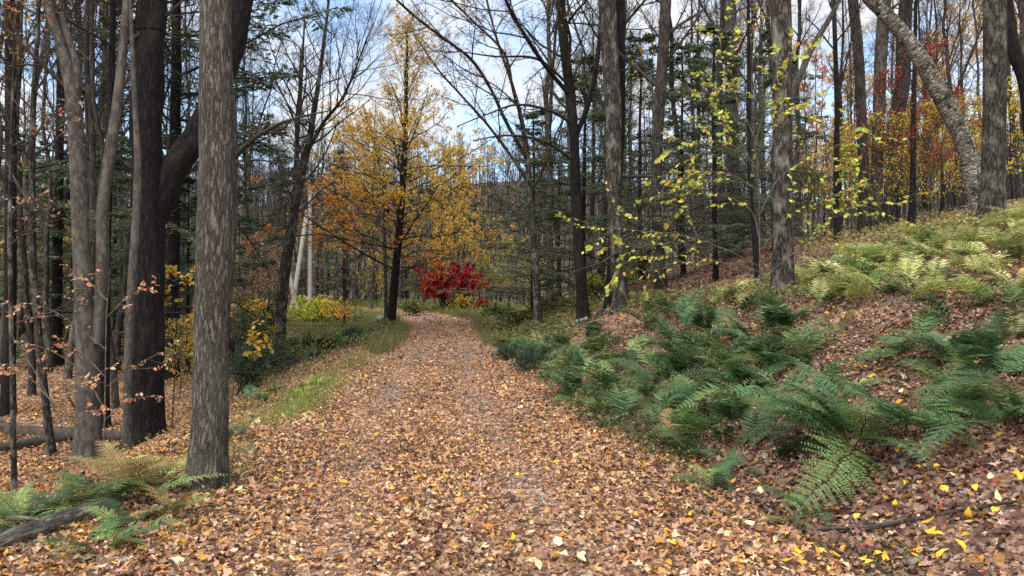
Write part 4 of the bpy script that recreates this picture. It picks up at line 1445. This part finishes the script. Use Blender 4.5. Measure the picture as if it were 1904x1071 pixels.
sapling('yellow_sapling', 'thin sapling with yellow leaves in the gap right of the big dark forked tree', 13,
        [(318, 812), (325, 700), (328, 600), (335, 500)],
        [[(327, 640), (350, 600), (365, 590)], [(330, 570), (350, 520), (362, 500)], [(328, 600), (310, 560), (305, 540)], [(326, 680), (345, 650), (360, 640)], [(333, 520), (320, 500), (310, 495)]],
        [(4, (.55, .4, .05)), (2, (.5, .26, .05))], .085, 14, seed=64, bark='twig', dy=.6)
sapling('yellow_sapling', 'low sapling with orange-yellow leaves just right of the stout grey trunk', 14.5,
        [(432, 700), (438, 650), (440, 600), (446, 560)],
        [[(438, 650), (460, 620), (490, 612)], [(440, 600), (425, 580), (410, 570)], [(437, 640), (470, 640), (500, 640)], [(442, 590), (470, 570), (490, 565)], [(436, 670), (455, 655), (480, 660)]],
        [(4, (.55, .4, .05)), (3, (.55, .28, .05))], .09, 12, seed=65, bark='twig', dy=.6)
sapling('bare_sapling', 'dark twiggy sapling with very few leaves among the ferns below the curving trunk', 14,
        [(1262, 612), (1250, 560), (1225, 510), (1205, 440)],
        [[(1240, 545), (1225, 500), (1218, 450)], [(1222, 500), (1190, 460), (1165, 440)], [(1230, 520), (1210, 510), (1185, 500)]],
        [(1, (.5, .3, .05))], .07, 1, seed=66, bark='twig', dy=.5)

# ------------------------------------------------------------------ ferns
def frond_arr(L, w, npin, fine, a0, a1, rg, pal, mb, az=0., origin=(0, 0, 0), roll=0.):
    """adds one arching frond made of toothed pinnae"""
    n = 26
    t = np.linspace(0, 1, n)
    ang = a0 - (a0 + a1) * t ** 1.2
    ds = L / (n - 1)
    x = np.concatenate([[0], np.cumsum(np.cos(ang[:-1]) * ds)])
    z = np.concatenate([[0], np.cumsum(np.sin(ang[:-1]) * ds)])
    y = np.cumsum(rg.normal(0, .006 * L, n)) + .1 * L * rg.normal() * t ** 2
    ca, sa = math.cos(az), math.sin(az)

    def W(p):
        p = np.asarray(p, float)
        return np.stack([p[..., 0] * ca - p[..., 1] * sa + origin[0], p[..., 0] * sa + p[..., 1] * ca + origin[1], p[..., 2] + origin[2]], -1)

    P = np.stack([x, y, z], -1)
    stemc = np.array([.09, .075, .03])
    mb.tubes(W(P)[None], (np.linspace(.0045, .001, n) * (L / .7))[None], 4, col=stemc, cap=False)
    tp = np.linspace(.2, .985, npin)
    pos = np.stack([np.interp(tp, t, P[:, i]) for i in range(3)], -1)
    tan = nz(np.stack([np.interp(tp, t, np.gradient(P[:, i])) for i in range(3)], -1))
    u = (tp - .2) / .8
    ln = w * L * np.minimum(1, .55 + 2.2 * u) * (1 - u) ** .8 + .012 * L
    base = pick(pal, 1, rg)[0]
    for sgn in (1, -1):
        lat = np.cross(tan, [0, 0, 1.])
        lat = nz(lat) * sgn
        up = nz(np.cross(lat, tan) * sgn)
        d = nz(lat + tan * .42 + up * (.12 + roll * sgn) + rg.normal(0, .07, tan.shape))
        wv = nz(np.cross(up, d))
        if fine:
            m = fine
            q = np.linspace(.06, 1, m)
            droop = -.16
            pp = pos[:, None] + d[:, None] * (q[None, :, None] * ln[:, None, None]) + up[:, None] * (droop * q[None, :, None] ** 2 * ln[:, None, None])
            pl = (ln[:, None] * .17 * (1 - q[None] * .75) + .004 * L)
            for s2 in (1, -1):
                dd = nz(wv[:, None] * s2 + d[:, None] * .5 + rg.normal(0, .08, pp.shape))
                k = pp.shape[0] * m
                mb.leaves(pp.reshape(k, 3), dd.reshape(k, 3), np.repeat(up, m, 0) + rg.normal(0, .12, (k, 3)), pl.ravel(),
                          np.clip(base * np.exp(rg.normal(0, .13, (k, 1))), 0, 1), 'rhomb', .2, .1, rg)
        else:
            k = len(pos)
            mb.leaves(pos, nz(d - np.array([0, 0, .1])), up + rg.normal(0, .15, up.shape), ln, np.clip(base * np.exp(rg.normal(0, .16, (k, 1))), 0, 1), 'pinna', .25, .1, rg)


F_GREEN = [(4, (.085, .155, .06)), (3, (.115, .195, .075)), (2, (.058, .11, .042)), (1.2, (.17, .235, .075)), (.2, (.26, .18, .08))]
F_YEL = [(4, (.55, .55, .2)), (3, (.42, .49, .17)), (2, (.6, .53, .26)), (1, (.26, .34, .13))]
F_LIME = [(3, (.28, .42, .07)), (2, (.38, .48, .1)), (1, (.42, .42, .09))]
F_MIX = [(3, (.14, .215, .075)), (2, (.24, .28, .1)), (1, (.11, .17, .07)), (.5, (.33, .22, .09))]
FROND = {}
for nm, pal in (('green', F_GREEN), ('yellow', F_YEL), ('lime', F_LIME), ('mix', F_MIX)):
    rg = np.random.default_rng(hash(nm) % 1000 if False else {'green': 1, 'yellow': 2, 'lime': 3, 'mix': 4}[nm])
    FROND[nm] = []
    for i in range(9 if nm == 'green' else 6):
        mb = MB()
        frond_arr(rg.uniform(.6, .82), rg.uniform(.26, .32), 20, 12, rg.uniform(.5, 1.0), rg.uniform(.2, .75), rg, pal, mb, roll=rg.normal(0, .08))
        FROND[nm].append(mb.mesh('frond', M['fern']))
FCL = {}
for nm, pal in (('green', F_GREEN), ('yellow', F_YEL), ('lime', F_LIME), ('mix', F_MIX)):
    rg = np.random.default_rng({'green': 11, 'yellow': 12, 'lime': 13, 'mix': 14}[nm])
    FCL[nm] = []
    for i in range(4):
        mb = MB()
        nf = rg.integers(6, 10)
        for j in range(nf):
            frond_arr(rg.uniform(.5, .8), rg.uniform(.26, .32), 16, 0, rg.uniform(.5, 1.1), rg.uniform(.1, .7), rg, pal, mb, az=j * 6.28 / nf + rg.normal(0, .35),
                      origin=(*rg.normal(0, .004, 2), 0), roll=rg.normal(0, .1))
        FCL[nm].append(mb.mesh('fern_clump', M['fern']))


def fern(px, py, s, col, label, nf=9, group='large ferns of the near bank', p=None):
    p = hit(px, py) if p is None else p
    s = s * 1.18
    root = empty('fern', (p[0], p[1], p[2] - .02), label, 'fern', group, rng.uniform(0, 6.28), (s, s, s))
    n = normal(np.array([p[0]]), np.array([p[1]]))[0]
    root.rotation_euler = (-n[1] * .6, n[0] * .6, rng.uniform(0, 6.28))
    for j in range(nf):
        o = link('frond', FROND[col][rng.integers(len(FROND[col]))], root)
        a = j * 6.283 / nf + rng.normal(0, .3)
        o.rotation_euler = (rng.normal(0, .12), rng.normal(0, .2), a)
        o.location = (.03 * math.cos(a), .03 * math.sin(a), 0)
        q = rng.uniform(.65, 1.15)
        o.scale = (q, q, q)
    return root


for a in (
        (1590, 835, 1.3, 'green', 'large blue-green fern filling the middle of the right bank, largest of all', 16),
        (1690, 805, 1.1, 'green', 'blue-green fern overlapping the right side of the largest fern', 10),
        (1525, 810, 1.0, 'green', 'blue-green fern reaching out left of the largest fern', 9),
        (1850, 800, 1.0, 'green', 'large fern at the right edge of the photo below its neighbours', 11),
        (1890, 720, 1.0, 'green', 'tall fern cut off by the right edge of the photo, higher on the bank', 11),
        (1770, 690, 1.0, 'green', 'fern standing in leaf litter upslope of the largest fern', 9),
        (1700, 665, .85, 'green', 'small fern upslope and left of the fern above the largest one', 7),
        (1870, 630, .8, 'green', 'fern in the upper row beside the right edge of the photo', 9),
        (1290, 850, .7, 'green', 'dark fern near the path edge with fronds pressed low', 9),
        (1330, 905, .6, 'green', 'lowest dark fern touching the path leaves', 8),
        (1380, 880, .55, 'green', 'small flat fern between the lowest dark fern and the largest fern', 6),
        (1500, 960, .45, 'green', 'ragged little fern below the largest fern close to the path', 7),
        (1480, 985, .35, 'mix', 'tiny mossy fern at the bottom below the ragged little fern', 6),
        (1240, 800, .7, 'mix', 'olive fern at the path edge above the dark low fern', 8),
        (1190, 770, .75, 'mix', 'olive fern hanging toward the path on the lower bank', 9),
        (1120, 770, .7, 'green', 'dark fern nearest the path where the bank begins', 9),
        (1075, 745, .75, 'green', 'bright fern with fronds reaching left over the path', 9),
        (1130, 725, .85, 'green', 'fern just above the bright path-edge fern', 9),
        (1220, 720, .9, 'green', 'fern in the lower middle of the dense fern patch', 10),
        (1310, 750, .8, 'green', 'fern at the lower right corner of the dense patch', 9),
        (1390, 740, .9, 'green', 'fern with broad fronds left above the largest fern', 10),
        (1440, 690, .85, 'green', 'fern right of the dense patch under the mossy trunk', 9),
        (1340, 690, .95, 'green', 'fern in the centre of the dense patch', 10),
        (1260, 680, .9, 'green', 'fern centre-left in the dense patch', 10),
        (1180, 680, .85, 'green', 'fern at the left part of the dense patch', 9),
        (1400, 640, .95, 'green', 'tall fern at the foot of the yellow leafed sapling', 10),
        (1460, 605, .8, 'green', 'fern hiding the foot of the straight mossy trunk', 9),
        (1320, 630, .95, 'green', 'tall fern left of the yellow sapling foot', 10),
        (1560, 620, .6, 'mix', 'small pale fern right of the mossy trunk', 7),
        (1545, 750, .9, 'green', 'small fern on leaf litter above the largest fern', 7)):
    fern(*a)
for a in (
        (60, 985, .8, 'green', 'dark fern in the bottom left corner beside the old log', 9),
        (140, 950, .85, 'green', 'blue-green fern behind the old log at lower left', 9),
        (15, 1000, .7, 'green', 'fern cut by the left edge of the photo near the log', 8),
        (200, 935, .8, 'mix', 'fern right of the blue-green fern behind the log', 9),
        (255, 925, .95, 'mix', 'largest pale green fern left of the stout grey trunk', 11),
        (300, 900, .75, 'yellow', 'yellowing fern close to the stout grey trunk', 9),
        (320, 960, .65, 'mix', 'fern at the left foot of the stout grey trunk', 8),
        (190, 1030, .6, 'green', 'low dark fern in front of the old log', 7),
        (240, 985, .6, 'green', 'fern leaning over the upper end of the old log', 7),
        (225, 880, .6, 'yellow', 'pale yellow fern farthest up among the lower left ferns', 7),
        (428, 822, .75, 'green', 'lone blue-green fern just right of the stout grey trunk', 10),
        (447, 850, .35, 'yellow', 'little cream fern beside the lone blue-green fern', 6),
        (210, 840, .5, 'yellow', 'small yellow-green fern between the twin-stemmed and dark forked trees', 7)):
    fern(*a, group='ferns left of the path')


CLUMPS = []


def fern_field(n, fx, cols, sc, label, group, mind=.3):
    c = tries = 0
    pts = []
    while c < n and tries < n * 30:
        tries += 1
        px, py = fx()
        p = hit(px, py)
        if p is None or on_road(p[0], p[1], .1) or p[1] > 45: continue
        if any((p[0] - a) ** 2 + (p[1] - b) ** 2 < mind ** 2 for a, b in pts): continue
        pts.append((p[0], p[1]))
        col = cols[rng.integers(len(cols))]
        o = link('fern', FCL[col][rng.integers(4)])
        s = sc * rng.uniform(.7, 1.25)
        o.location = (p[0], p[1], p[2] - .02)
        nn = normal(np.array([p[0]]), np.array([p[1]]))[0]
        o.rotation_euler = (-nn[1] * .6, nn[0] * .6, rng.uniform(0, 6.28))
        o.scale = (s, s, s)
        tag(o, label, 'fern', group)
        CLUMPS.append(o)
        c += 1


def box(x0, x1, y0, y1): return lambda: (rng.uniform(x0, x1), rng.uniform(y0, y1))


def quad(a, b, c, d):
    def f():
        u, v = rng.uniform(0, 1, 2)
        p = (1 - v) * ((1 - u) * np.array(a) + u * np.array(b)) + v * ((1 - u) * np.array(d) + u * np.array(c))
        return p[0], p[1]
    return f


fern_field(60, quad((1090, 600), (1490, 560), (1470, 725), (1050, 750)), ['green', 'green', 'green', 'mix'], 1.2, 'green fern in the dense patch on the bank between path and mossy trunk', 'dense fern patch', .25)
def edge():
    Y = rng.uniform(6.2, 27)
    X = cxr(Y) + half(Y) + .15 + rng.uniform(0, 1.1) * (.6 + .03 * Y)
    return to_px((X, Y, float(ground(X, Y))))


fern_field(52, edge, ['green', 'green', 'green', 'mix'], .95, 'low fern in the ragged row along the right edge of the path', 'ferns in a row along the path edge', .26)
fern_field(16, quad((1060, 745), (1470, 715), (1400, 800), (1260, 850)), ['green', 'mix', 'green'], 1.1, 'green fern on the lower bank between the dense patch and the path', 'lower bank ferns', .3)
fern_field(10, quad((1430, 640), (1540, 620), (1560, 740), (1440, 760)), ['green', 'mix'], .9, 'green fern in the gap between the dense patch and the largest fern', 'gap ferns', .35)
fern_field(14, quad((1690, 600), (1904, 560), (1904, 820), (1790, 800)), ['green', 'green', 'mix'], 1.0, 'green fern among the group at the right edge of the photo', 'right edge ferns', .3)
fern_field(38, quad((925, 650), (1000, 620), (1090, 680), (985, 720)), ['green', 'green', 'mix'], 1.0, 'dark green fern lining the right path edge beyond the dense patch', 'path edge ferns', .2)
fern_field(120, quad((1500, 510), (1904, 420), (1904, 560), (1490, 570)), ['yellow', 'yellow', 'yellow', 'mix'], .95, 'yellowed fern in the field of fading ferns high on the right slope', 'fading ferns on the upper slope', .3)
fern_field(60, quad((1540, 480), (1904, 400), (1904, 450), (1530, 520)), ['yellow', 'yellow', 'yellow'], .85, 'faint yellow fern at the crest of the right slope', 'ferns on the crest', .4)
fern_field(12, quad((1500, 500), (1660, 490), (1660, 560), (1510, 560)), ['green', 'mix'], .9, 'green fern among the fading ones right above the mossy trunk foot', 'green ferns among the fading ones', .35)
fern_field(14, quad((1160, 560), (1500, 520), (1500, 560), (1170, 590)), ['yellow', 'mix'], .8, 'thin pale fern under the dark trunks on top of the bank', 'pale ferns on top of the bank', .4)
fern_field(14, quad((1060, 560), (1180, 545), (1200, 570), (1060, 585)), ['lime', 'yellow'], .7, 'pale green fern far back on the flat behind the many-limbed tree', 'far pale ferns', .4)
fern_field(34, quad((590, 705), (668, 695), (650, 715), (500, 795)), ['lime', 'lime', 'mix'], .42, 'bright lime fern growing on the left edge of the path', 'lime ferns at the path edge', .13)
fern_field(8, quad((455, 715), (560, 700), (530, 740), (450, 760)), ['mix', 'green'], .7, 'dull green fern in the dark hollow left of the lime ferns', 'ferns in the hollow', .3)
fern_field(6, box(180, 330, 630, 700), ['yellow', 'lime'], .6, 'small pale fern deep in the left woods', 'ferns deep in the left woods', .4)


# beyond three hundred ferns the smallest-looking ones become one mass
def merge_small_ferns(limit):
    n_big = sum(1 for o in COL.objects if o.type == 'EMPTY' and o.name.startswith('fern'))
    CLUMPS.sort(key=lambda o: o.location[1] / o.scale[0])
    rest = CLUMPS[limit - n_big:]
    mb = MB()
    for o in rest:
        me = o.data
        V = np.empty(len(me.vertices) * 3, np.float32)
        me.vertices.foreach_get('co', V)
        C = np.empty(len(me.vertices) * 4, np.float32)
        me.attributes['col'].data.foreach_get('color', C)
        Q = np.empty(len(me.loops), np.int32)
        me.loops.foreach_get('vertex_index', Q)
        rx, ry, rz = o.rotation_euler
        cz, sz_ = math.cos(rz), math.sin(rz)
        V = V.reshape(-1, 3) * o.scale[0]
        V = np.stack([V[:, 0] * cz - V[:, 1] * sz_, V[:, 0] * sz_ + V[:, 1] * cz, V[:, 2]], -1)
        V[:, 2] += V[:, 0] * -ry + V[:, 1] * rx
        mb.raw(V + np.array(o.location), Q.reshape(-1, 4), None, None, C.reshape(-1, 4)[:, :3])
        bpy.data.objects.remove(o)
    if rest:
        tag(link('fern_cover', mb.mesh('fern_cover', M['fern'])), kind='stuff')


merge_small_ferns(285)

# ------------------------------------------------------------------ ground cover and grass
def verge(y0, y1, s0, s1, sign):
    """points beside the path: sign 1 right of it, -1 left"""
    def f():
        Y = rng.uniform(y0, y1)
        X = cxr(Y) + sign * (half(Y) + rng.uniform(s0, s1))
        return np.array([X, Y, float(ground(X, Y))])
    return f


def cover(name, regions, kind_label):
    mb = MB()
    for fx, n, pal, size, h, tpl in regions:
        ps = []
        tries = 0
        while len(ps) < n // 14 and tries < n:
            tries += 1
            q_ = fx()
            p = hit(*q_) if len(q_) == 2 else q_
            if p is None or p[1] > 75 or on_road(p[0], p[1], -.25): continue
            ps.append(p)
        if not ps: continue
        P = np.repeat(np.array(ps), 14, 0)
        m = len(P)
        P[:, :2] += rng.normal(0, .14, (m, 2))
        P[:, 2] = ground(P[:, 0], P[:, 1])
        if tpl == 'blade':
            d = nz(np.stack([rng.normal(0, .35, m), rng.normal(0, .35, m), np.ones(m)], -1))
            nn = nz(rng.normal(0, 1, (m, 3)))
            mb.leaves(P, d, nn, h * np.exp(rng.normal(0, .3, m)), pick(pal, m), 'blade', .5, .1)
        else:
            P[:, 2] += rng.uniform(0, h, m)
            nn = nz(rng.normal(0, .55, (m, 3)) + np.array([0, 0, 1.]))
            mb.leaves(P, nz(rng.normal(0, 1, (m, 3)) * np.array([1, 1, .4])), nn, size * np.exp(rng.normal(0, .25, m)), pick(pal, m), tpl, .3, .2)
    tag(link(name, mb.mesh(name, M['leaf'])), kind='stuff')


G_BR = [(3, (.28, .38, .08)), (2, (.2, .29, .06)), (2, (.4, .38, .12))]
G_DRY = [(3, (.32, .26, .12)), (2, (.2, .2, .07)), (2, (.14, .17, .05))]
G_OL = [(3, (.13, .17, .05)), (2, (.2, .22, .07)), (2, (.32, .3, .1)), (1, (.36, .24, .12)), (2, (.07, .1, .04))]
cover('path_edge_grass', [(verge(9, 31, -.05, .5, -1), 4500, G_BR + [(4, (.34, .28, .13))], .1, .12, 'blade'),
                          (verge(27, 44, 0, 2.6, 1), 14000, G_DRY + [(3, (.2, .24, .07))], .1, .2, 'blade'),
                          (verge(40, 62, 0, 7, 1), 14000, G_BR + [(3, (.2, .24, .07))], .1, .35, 'blade'),
                          (verge(30, 46, 0, 7, -1), 12000, G_BR + [(4, (.3, .27, .11))], .1, .3, 'blade'),
                          (quad((590, 705), (668, 700), (560, 770), (490, 800)), 4500, G_BR, .1, .09, 'blade'),
                          (quad((540, 556), (720, 560), (720, 568), (540, 566)), 6000, G_BR, .1, .3, 'blade'),
                          (quad((690, 640), (750, 605), (765, 620), (700, 665)), 9000, G_DRY, .1, .2, 'blade'),
                          (quad((880, 600), (930, 600), (945, 650), (905, 640)), 9000, G_DRY, .1, .16, 'blade'),
                          (box(420, 470, 830, 900), 500, G_BR, .1, .08, 'blade')], 'grass')
cover('ground_cover', [(verge(30, 46, .5, 4.5, 1), 9000, G_OL, .08, .3, 'rhomb'),
                       (verge(42, 64, .5, 10, 1), 9000, G_OL, .11, .5, 'rhomb'),
                       (verge(24, 40, .4, 5, -1), 9000, G_OL, .075, .3, 'rhomb'),
                       (verge(10, 24, .5, 2.6, -1), 2200, G_OL + [(8, (.3, .18, .09))], .05, .15, 'rhomb'),
                       (quad((440, 600), (720, 585), (700, 640), (470, 690)), 9000, G_OL, .075, .35, 'rhomb'),
                       (quad((460, 680), (650, 640), (560, 700), (440, 720)), 3000, G_OL + [(3, (.25, .14, .08))], .07, .2, 'rhomb'),
                       (quad((880, 585), (1060, 570), (1060, 640), (930, 650)), 9000, G_OL, .075, .3, 'rhomb'),
                       (quad((560, 545), (790, 562), (790, 568), (560, 566)), 4000, G_OL, .09, .4, 'rhomb'),
                       (quad((880, 565), (1100, 550), (1100, 580), (900, 590)), 5000, G_OL, .09, .35, 'rhomb'),
                       (quad((1000, 700), (1130, 640), (1200, 760), (1100, 780)), 2500, G_OL, .05, .15, 'rhomb'),
                       (quad((1080, 760), (1290, 830), (1280, 870), (1100, 790)), 2500, [(2, (.05, .075, .03)), (2, (.12, .13, .05)), (1, (.2, .16, .08))], .045, .14, 'rhomb'),
                       (quad((1120, 560), (1560, 520), (1560, 560), (1120, 585)), 3500, [(2, (.3, .3, .1)), (1, (.16, .2, .06)), (1, (.4, .3, .12))], .07, .25, 'rhomb'),
                       (quad((1500, 420), (1904, 390), (1904, 440), (1500, 480)), 4000, [(2, (.38, .34, .12)), (1, (.22, .24, .08)), (1, (.42, .28, .1))], .08, .3, 'rhomb'),
                       (box(345, 420, 880, 930), 500, G_OL, .035, .16, 'rhomb'),
                       (quad((1540, 1010), (1680, 1040), (1690, 1071), (1560, 1071)), 900, [(1, (.08, .11, .03))], .02, .03, 'rhomb'),
                       (box(0, 340, 590, 660), 2500, [(2, (.1, .12, .05)), (1, (.3, .25, .08)), (2, (.3, .17, .09))], .09, .25, 'rhomb')], 'cover')


# ------------------------------------------------------------------ logs, sticks and stones
def log(name, label, a, b, r, mat, cat='log', seed=1, bend=.05, up=.6, k=14, stubs=0, za=0, zb=0, barky=False):
    rg = np.random.default_rng(seed)
    a = np.array(a, float)
    b = np.array(b, float)
    n = max(8, int(np.linalg.norm(b - a) / .12))
    q = np.linspace(0, 1, n)
    P = a + (b - a) * q[:, None]
    P[:, 0] += bend * np.sin(q * 3.1) * np.linalg.norm(b - a)
    if za is not None:
        P[:, 2] = ground(P[:, 0], P[:, 1]) + r * up + za + (zb - za) * q
    o = P[0].copy()
    mb = MB()
    R = r * (1 - .3 * q) * (1 + rg.normal(0, .04, n))
    mb.tubes(P - o, R, k, bark_disp(r * .14, flare=0, seed=seed))
    mb.tubes((P - o)[:2][::-1], np.array([R[1], R[0]]), k)
    ob = link(name, mb.mesh(name, M[mat]))
    ob.location = o
    tag(ob, label, cat)
    for j in range(stubs):
        i = rg.integers(2, n - 1)
        sb = MB()
        L = rg.uniform(3, 8) * r
        d = nz(rg.normal(0, 1, (1, 3)) * np.array([1, 1, .5]) + np.array([[0, 0, .5]]))[0]
        qq = np.linspace(0, 1, 6)
        sb.tubes((P[i] - o) + d * (qq * L)[:, None] + rg.normal(0, .03 * L, (6, 3)) * qq[:, None], r * .35 * (1 - .7 * qq), 6)
        link('stub', sb.mesh('stub', M[mat]), ob)
    return ob


h0, h1 = hit(-60, 1055), hit(210, 955)
log('fallen_log', 'old furrowed grey log lying under the ferns in the bottom left corner', h0, h1, .09, 'ash', seed=3, bend=.0, up=.55)
h0, h1 = hit(15, 1012), hit(80, 1020)
log('broken_stick', 'pale broken stick lying across the old log at lower left', h0, h1, .016, 'palewig', 'stick', seed=4, up=1, za=.16, zb=.16, k=8)
h0, h1 = hit(-40, 800), hit(260, 822)
log('fallen_log', 'long dark rotten log lying left of the dark forked tree', h0, h1, .12, 'logdark', seed=5, stubs=3, bend=.02)
h0, h1 = hit(-30, 845), hit(130, 822)
log('fallen_log', 'shorter dark log in front of the long rotten log', h0, h1, .1, 'logdark', seed=6, stubs=2, bend=.03)
h0, h1 = hit(1048, 612), hit(1092, 598)
log('birch_log', 'short white-barked log at the foot of the dark many-limbed tree', h0, h1, .1, 'birch', seed=7)
h0, h1 = hit(1108, 590), hit(1140, 580)
log('birch_log', 'small pale log end beside the foot of the patchy grey maple', h0, h1, .1, 'birch', seed=8)
h0, h1 = hit(1255, 560), hit(1345, 545)
log('fallen_log', 'slim dark log on the leaves behind the dense fern patch', h0, h1, .09, 'logdark', seed=9, stubs=1)
h0, h1 = hit(1515, 1000), hit(1720, 985)
log('fallen_stick', 'thin dark forked stick lying at the foot of the right bank', h0, h1, .011, 'twig', 'stick', seed=10, stubs=4, k=7, up=1.5, za=.03, zb=.04)
h0, h1 = hit(1610, 1000), hit(1890, 960)
log('fallen_stick', 'long thin brown stick lying right of the forked stick', h0, h1, .012, 'twig', 'stick', seed=11, stubs=3, k=7, bend=.04, up=1.5, za=.03, zb=.05)
h0, h1 = hit(1690, 1066), hit(1715, 1052)
log('broken_stick', 'pale broken stick end at the bottom below the bank moss', h0, h1, .018, 'palewig', 'stick', seed=12, k=8, up=1, za=.03, zb=.03)
h0, h1 = hit(108, 905), hit(150, 925)
log('fallen_stick', 'crooked dark stick standing out of the leaves behind the lower left ferns', h0, h1, .012, 'twig', 'stick', seed=13, stubs=3, k=7, za=.02, zb=.2)
h0, h1 = hit(495, 842), hit(535, 838)
log('fallen_stick', 'small dark stick on the left edge of the path', h0, h1, .01, 'twig', 'stick', seed=14, stubs=1, k=7, up=1.2, za=.03, zb=.03)


def rock(label, px, py, size, mat, seed):
    rg = np.random.default_rng(seed)
    p = hit(px, py)
    me = bpy.data.meshes.new('stone')
    import bmesh
    bm = bmesh.new()
    bmesh.ops.create_icosphere(bm, subdivisions=4, radius=1)
    co = np.array([v.co for v in bm.verts])
    d = 1 + .5 * (vnoise(co * 1.6 + seed * 3) - .5) + .22 * (vnoise(co * 4 + seed) - .5) + .1 * (vnoise(co * 11) - .5)
    co = co * d[:, None] * np.array(size)
    for v, c in zip(bm.verts, co): v.co = c
    for f in bm.faces: f.smooth = True
    bm.to_mesh(me)
    bm.free()
    me.materials.append(M[mat])
    o = link('stone', me)
    o.location = (p[0], p[1], p[2] + size[2] * .35)
    o.rotation_euler = (0, 0, rg.uniform(0, 6))
    tag(o, label, 'stone')


rock('dark mossy stone on the right verge below the crimson maple', 920, 597, (.42, .3, .2), 'rock', 1)
rock('pale grey stone behind the foot of the golden tree', 710, 598, (.45, .35, .22), 'palerock', 2)
rock('small pale stone in the grass left of the crimson maple', 770, 569, (.28, .22, .16), 'palerock', 3)
rock('dark stone below the stem of the crimson maple', 850, 574, (.5, .35, .2), 'rock', 4)
rock('small grey stone on top of the right verge beside the dark mossy stone', 918, 588, (.2, .2, .14), 'palerock', 5)

# ------------------------------------------------------------------ light, sky, camera
EL, AZ = RAD(48), RAD(205)        # sun high behind the camera, veiled by cloud
w = bpy.data.worlds.new('World')
SC.world = w
w.use_nodes = True
t = w.node_tree
t.nodes.clear()
out = t.nodes.new('ShaderNodeOutputWorld')
sky = N(t, 'ShaderNodeTexSky', sky_type='NISHITA', sun_disc=False, sun_elevation=EL, sun_rotation=AZ)
tc = N(t, 'ShaderNodeTexCoord')
sx = N(t, 'ShaderNodeSeparateXYZ')
t.links.new(tc.outputs['Generated'], sx.inputs[0])
zz = N(t, 'ShaderNodeMath', operation='MAXIMUM', i_1=0.0)
t.links.new(sx.outputs[2], zz.inputs[0])
za_ = N(t, 'ShaderNodeMath', operation='ADD', i_1=.22)
t.links.new(zz.outputs[0], za_.inputs[0])
dv = N(t, 'ShaderNodeVectorMath', operation='DIVIDE')
t.links.new(tc.outputs['Generated'], dv.inputs[0])
cb = N(t, 'ShaderNodeCombineXYZ')
for i_ in range(3): t.links.new(za_.outputs[0], cb.inputs[i_])
t.links.new(cb.outputs[0], dv.inputs[1])
mp = N(t, 'ShaderNodeMapping')
mp.inputs['Location'].default_value = (.9, 1.7, 0)
mp.inputs['Scale'].default_value = (1, .8, 0)
t.links.new(dv.outputs[0], mp.inputs[0])
n1 = N(t, 'ShaderNodeTexNoise', i_Scale=1.7, i_Detail=8., i_Roughness=.58, i_Distortion=.35)
t.links.new(mp.outputs[0], n1.inputs['Vector'])
cr = ramp(t, [(.4, (0, 0, 0)), (.56, (1, 1, 1))])
t.links.new(n1.outputs[0], cr.inputs[0])
n2 = N(t, 'ShaderNodeTexNoise', i_Scale=3.1, i_Detail=6.)
t.links.new(mp.outputs[0], n2.inputs['Vector'])
cl = ramp(t, [(.3, (3.9, 4.05, 4.3)), (.68, (6.4, 6.45, 6.5))])
t.links.new(n2.outputs[0], cl.inputs[0])
ov = ramp(t, [(0, (.5, .5, .5)), (.36, (.6, .6, .6)), (.7, (1.6, 1.6, 1.6))])     # overcast: the zenith is about three times the horizon
t.links.new(zz.outputs[0], ov.inputs[0])
cm = mixc(t, 1.0, cl.outputs[0], ov.outputs[0], 'MULTIPLY')
mx = mixc(t, cr.outputs[0], sky.outputs[0], cm)
bg = N(t, 'ShaderNodeBackground', i_1=.135)
t.links.new(mx, bg.inputs[0])
t.links.new(bg.outputs[0], out.inputs[0])

sd = bpy.data.lights.new('sun', 'SUN')
sd.energy = 1.5
sd.angle = RAD(35)
sd.color = (1, .93, .82)
so = bpy.data.objects.new('sun', sd)
COL.objects.link(so)
# direction to the sun: compass angle measured as in the sky node
dx, dyv, dz = math.sin(AZ) * math.cos(EL), math.cos(AZ) * math.cos(EL), math.sin(EL)
so.rotation_euler = (PI / 2 - EL, 0, PI - AZ)

cd = bpy.data.cameras.new('camera')
cd.sensor_width = 36
cd.lens = 36 * F_PX / 1904
cd.clip_start = .05
cd.clip_end = 1500
co_ = bpy.data.objects.new('camera', cd)
COL.objects.link(co_)
co_.location = (0, 0, CAM_H)
co_.rotation_euler = (PI / 2 + PITCH, 0, 0)
SC.camera = co_
SC.view_settings.view_transform = 'Standard'
SC.view_settings.look = 'None'
SC.view_settings.exposure = 1.28
SC.view_settings.gamma = 1
cy = SC.cycles
cy.use_denoising = False
cy.max_bounces = 5
cy.diffuse_bounces = 3
cy.glossy_bounces = 2
cy.transmission_bounces = 2
cy.transparent_max_bounces = 2
cy.caustics_reflective = cy.caustics_refractive = False
cy.sample_clamp_indirect = 4
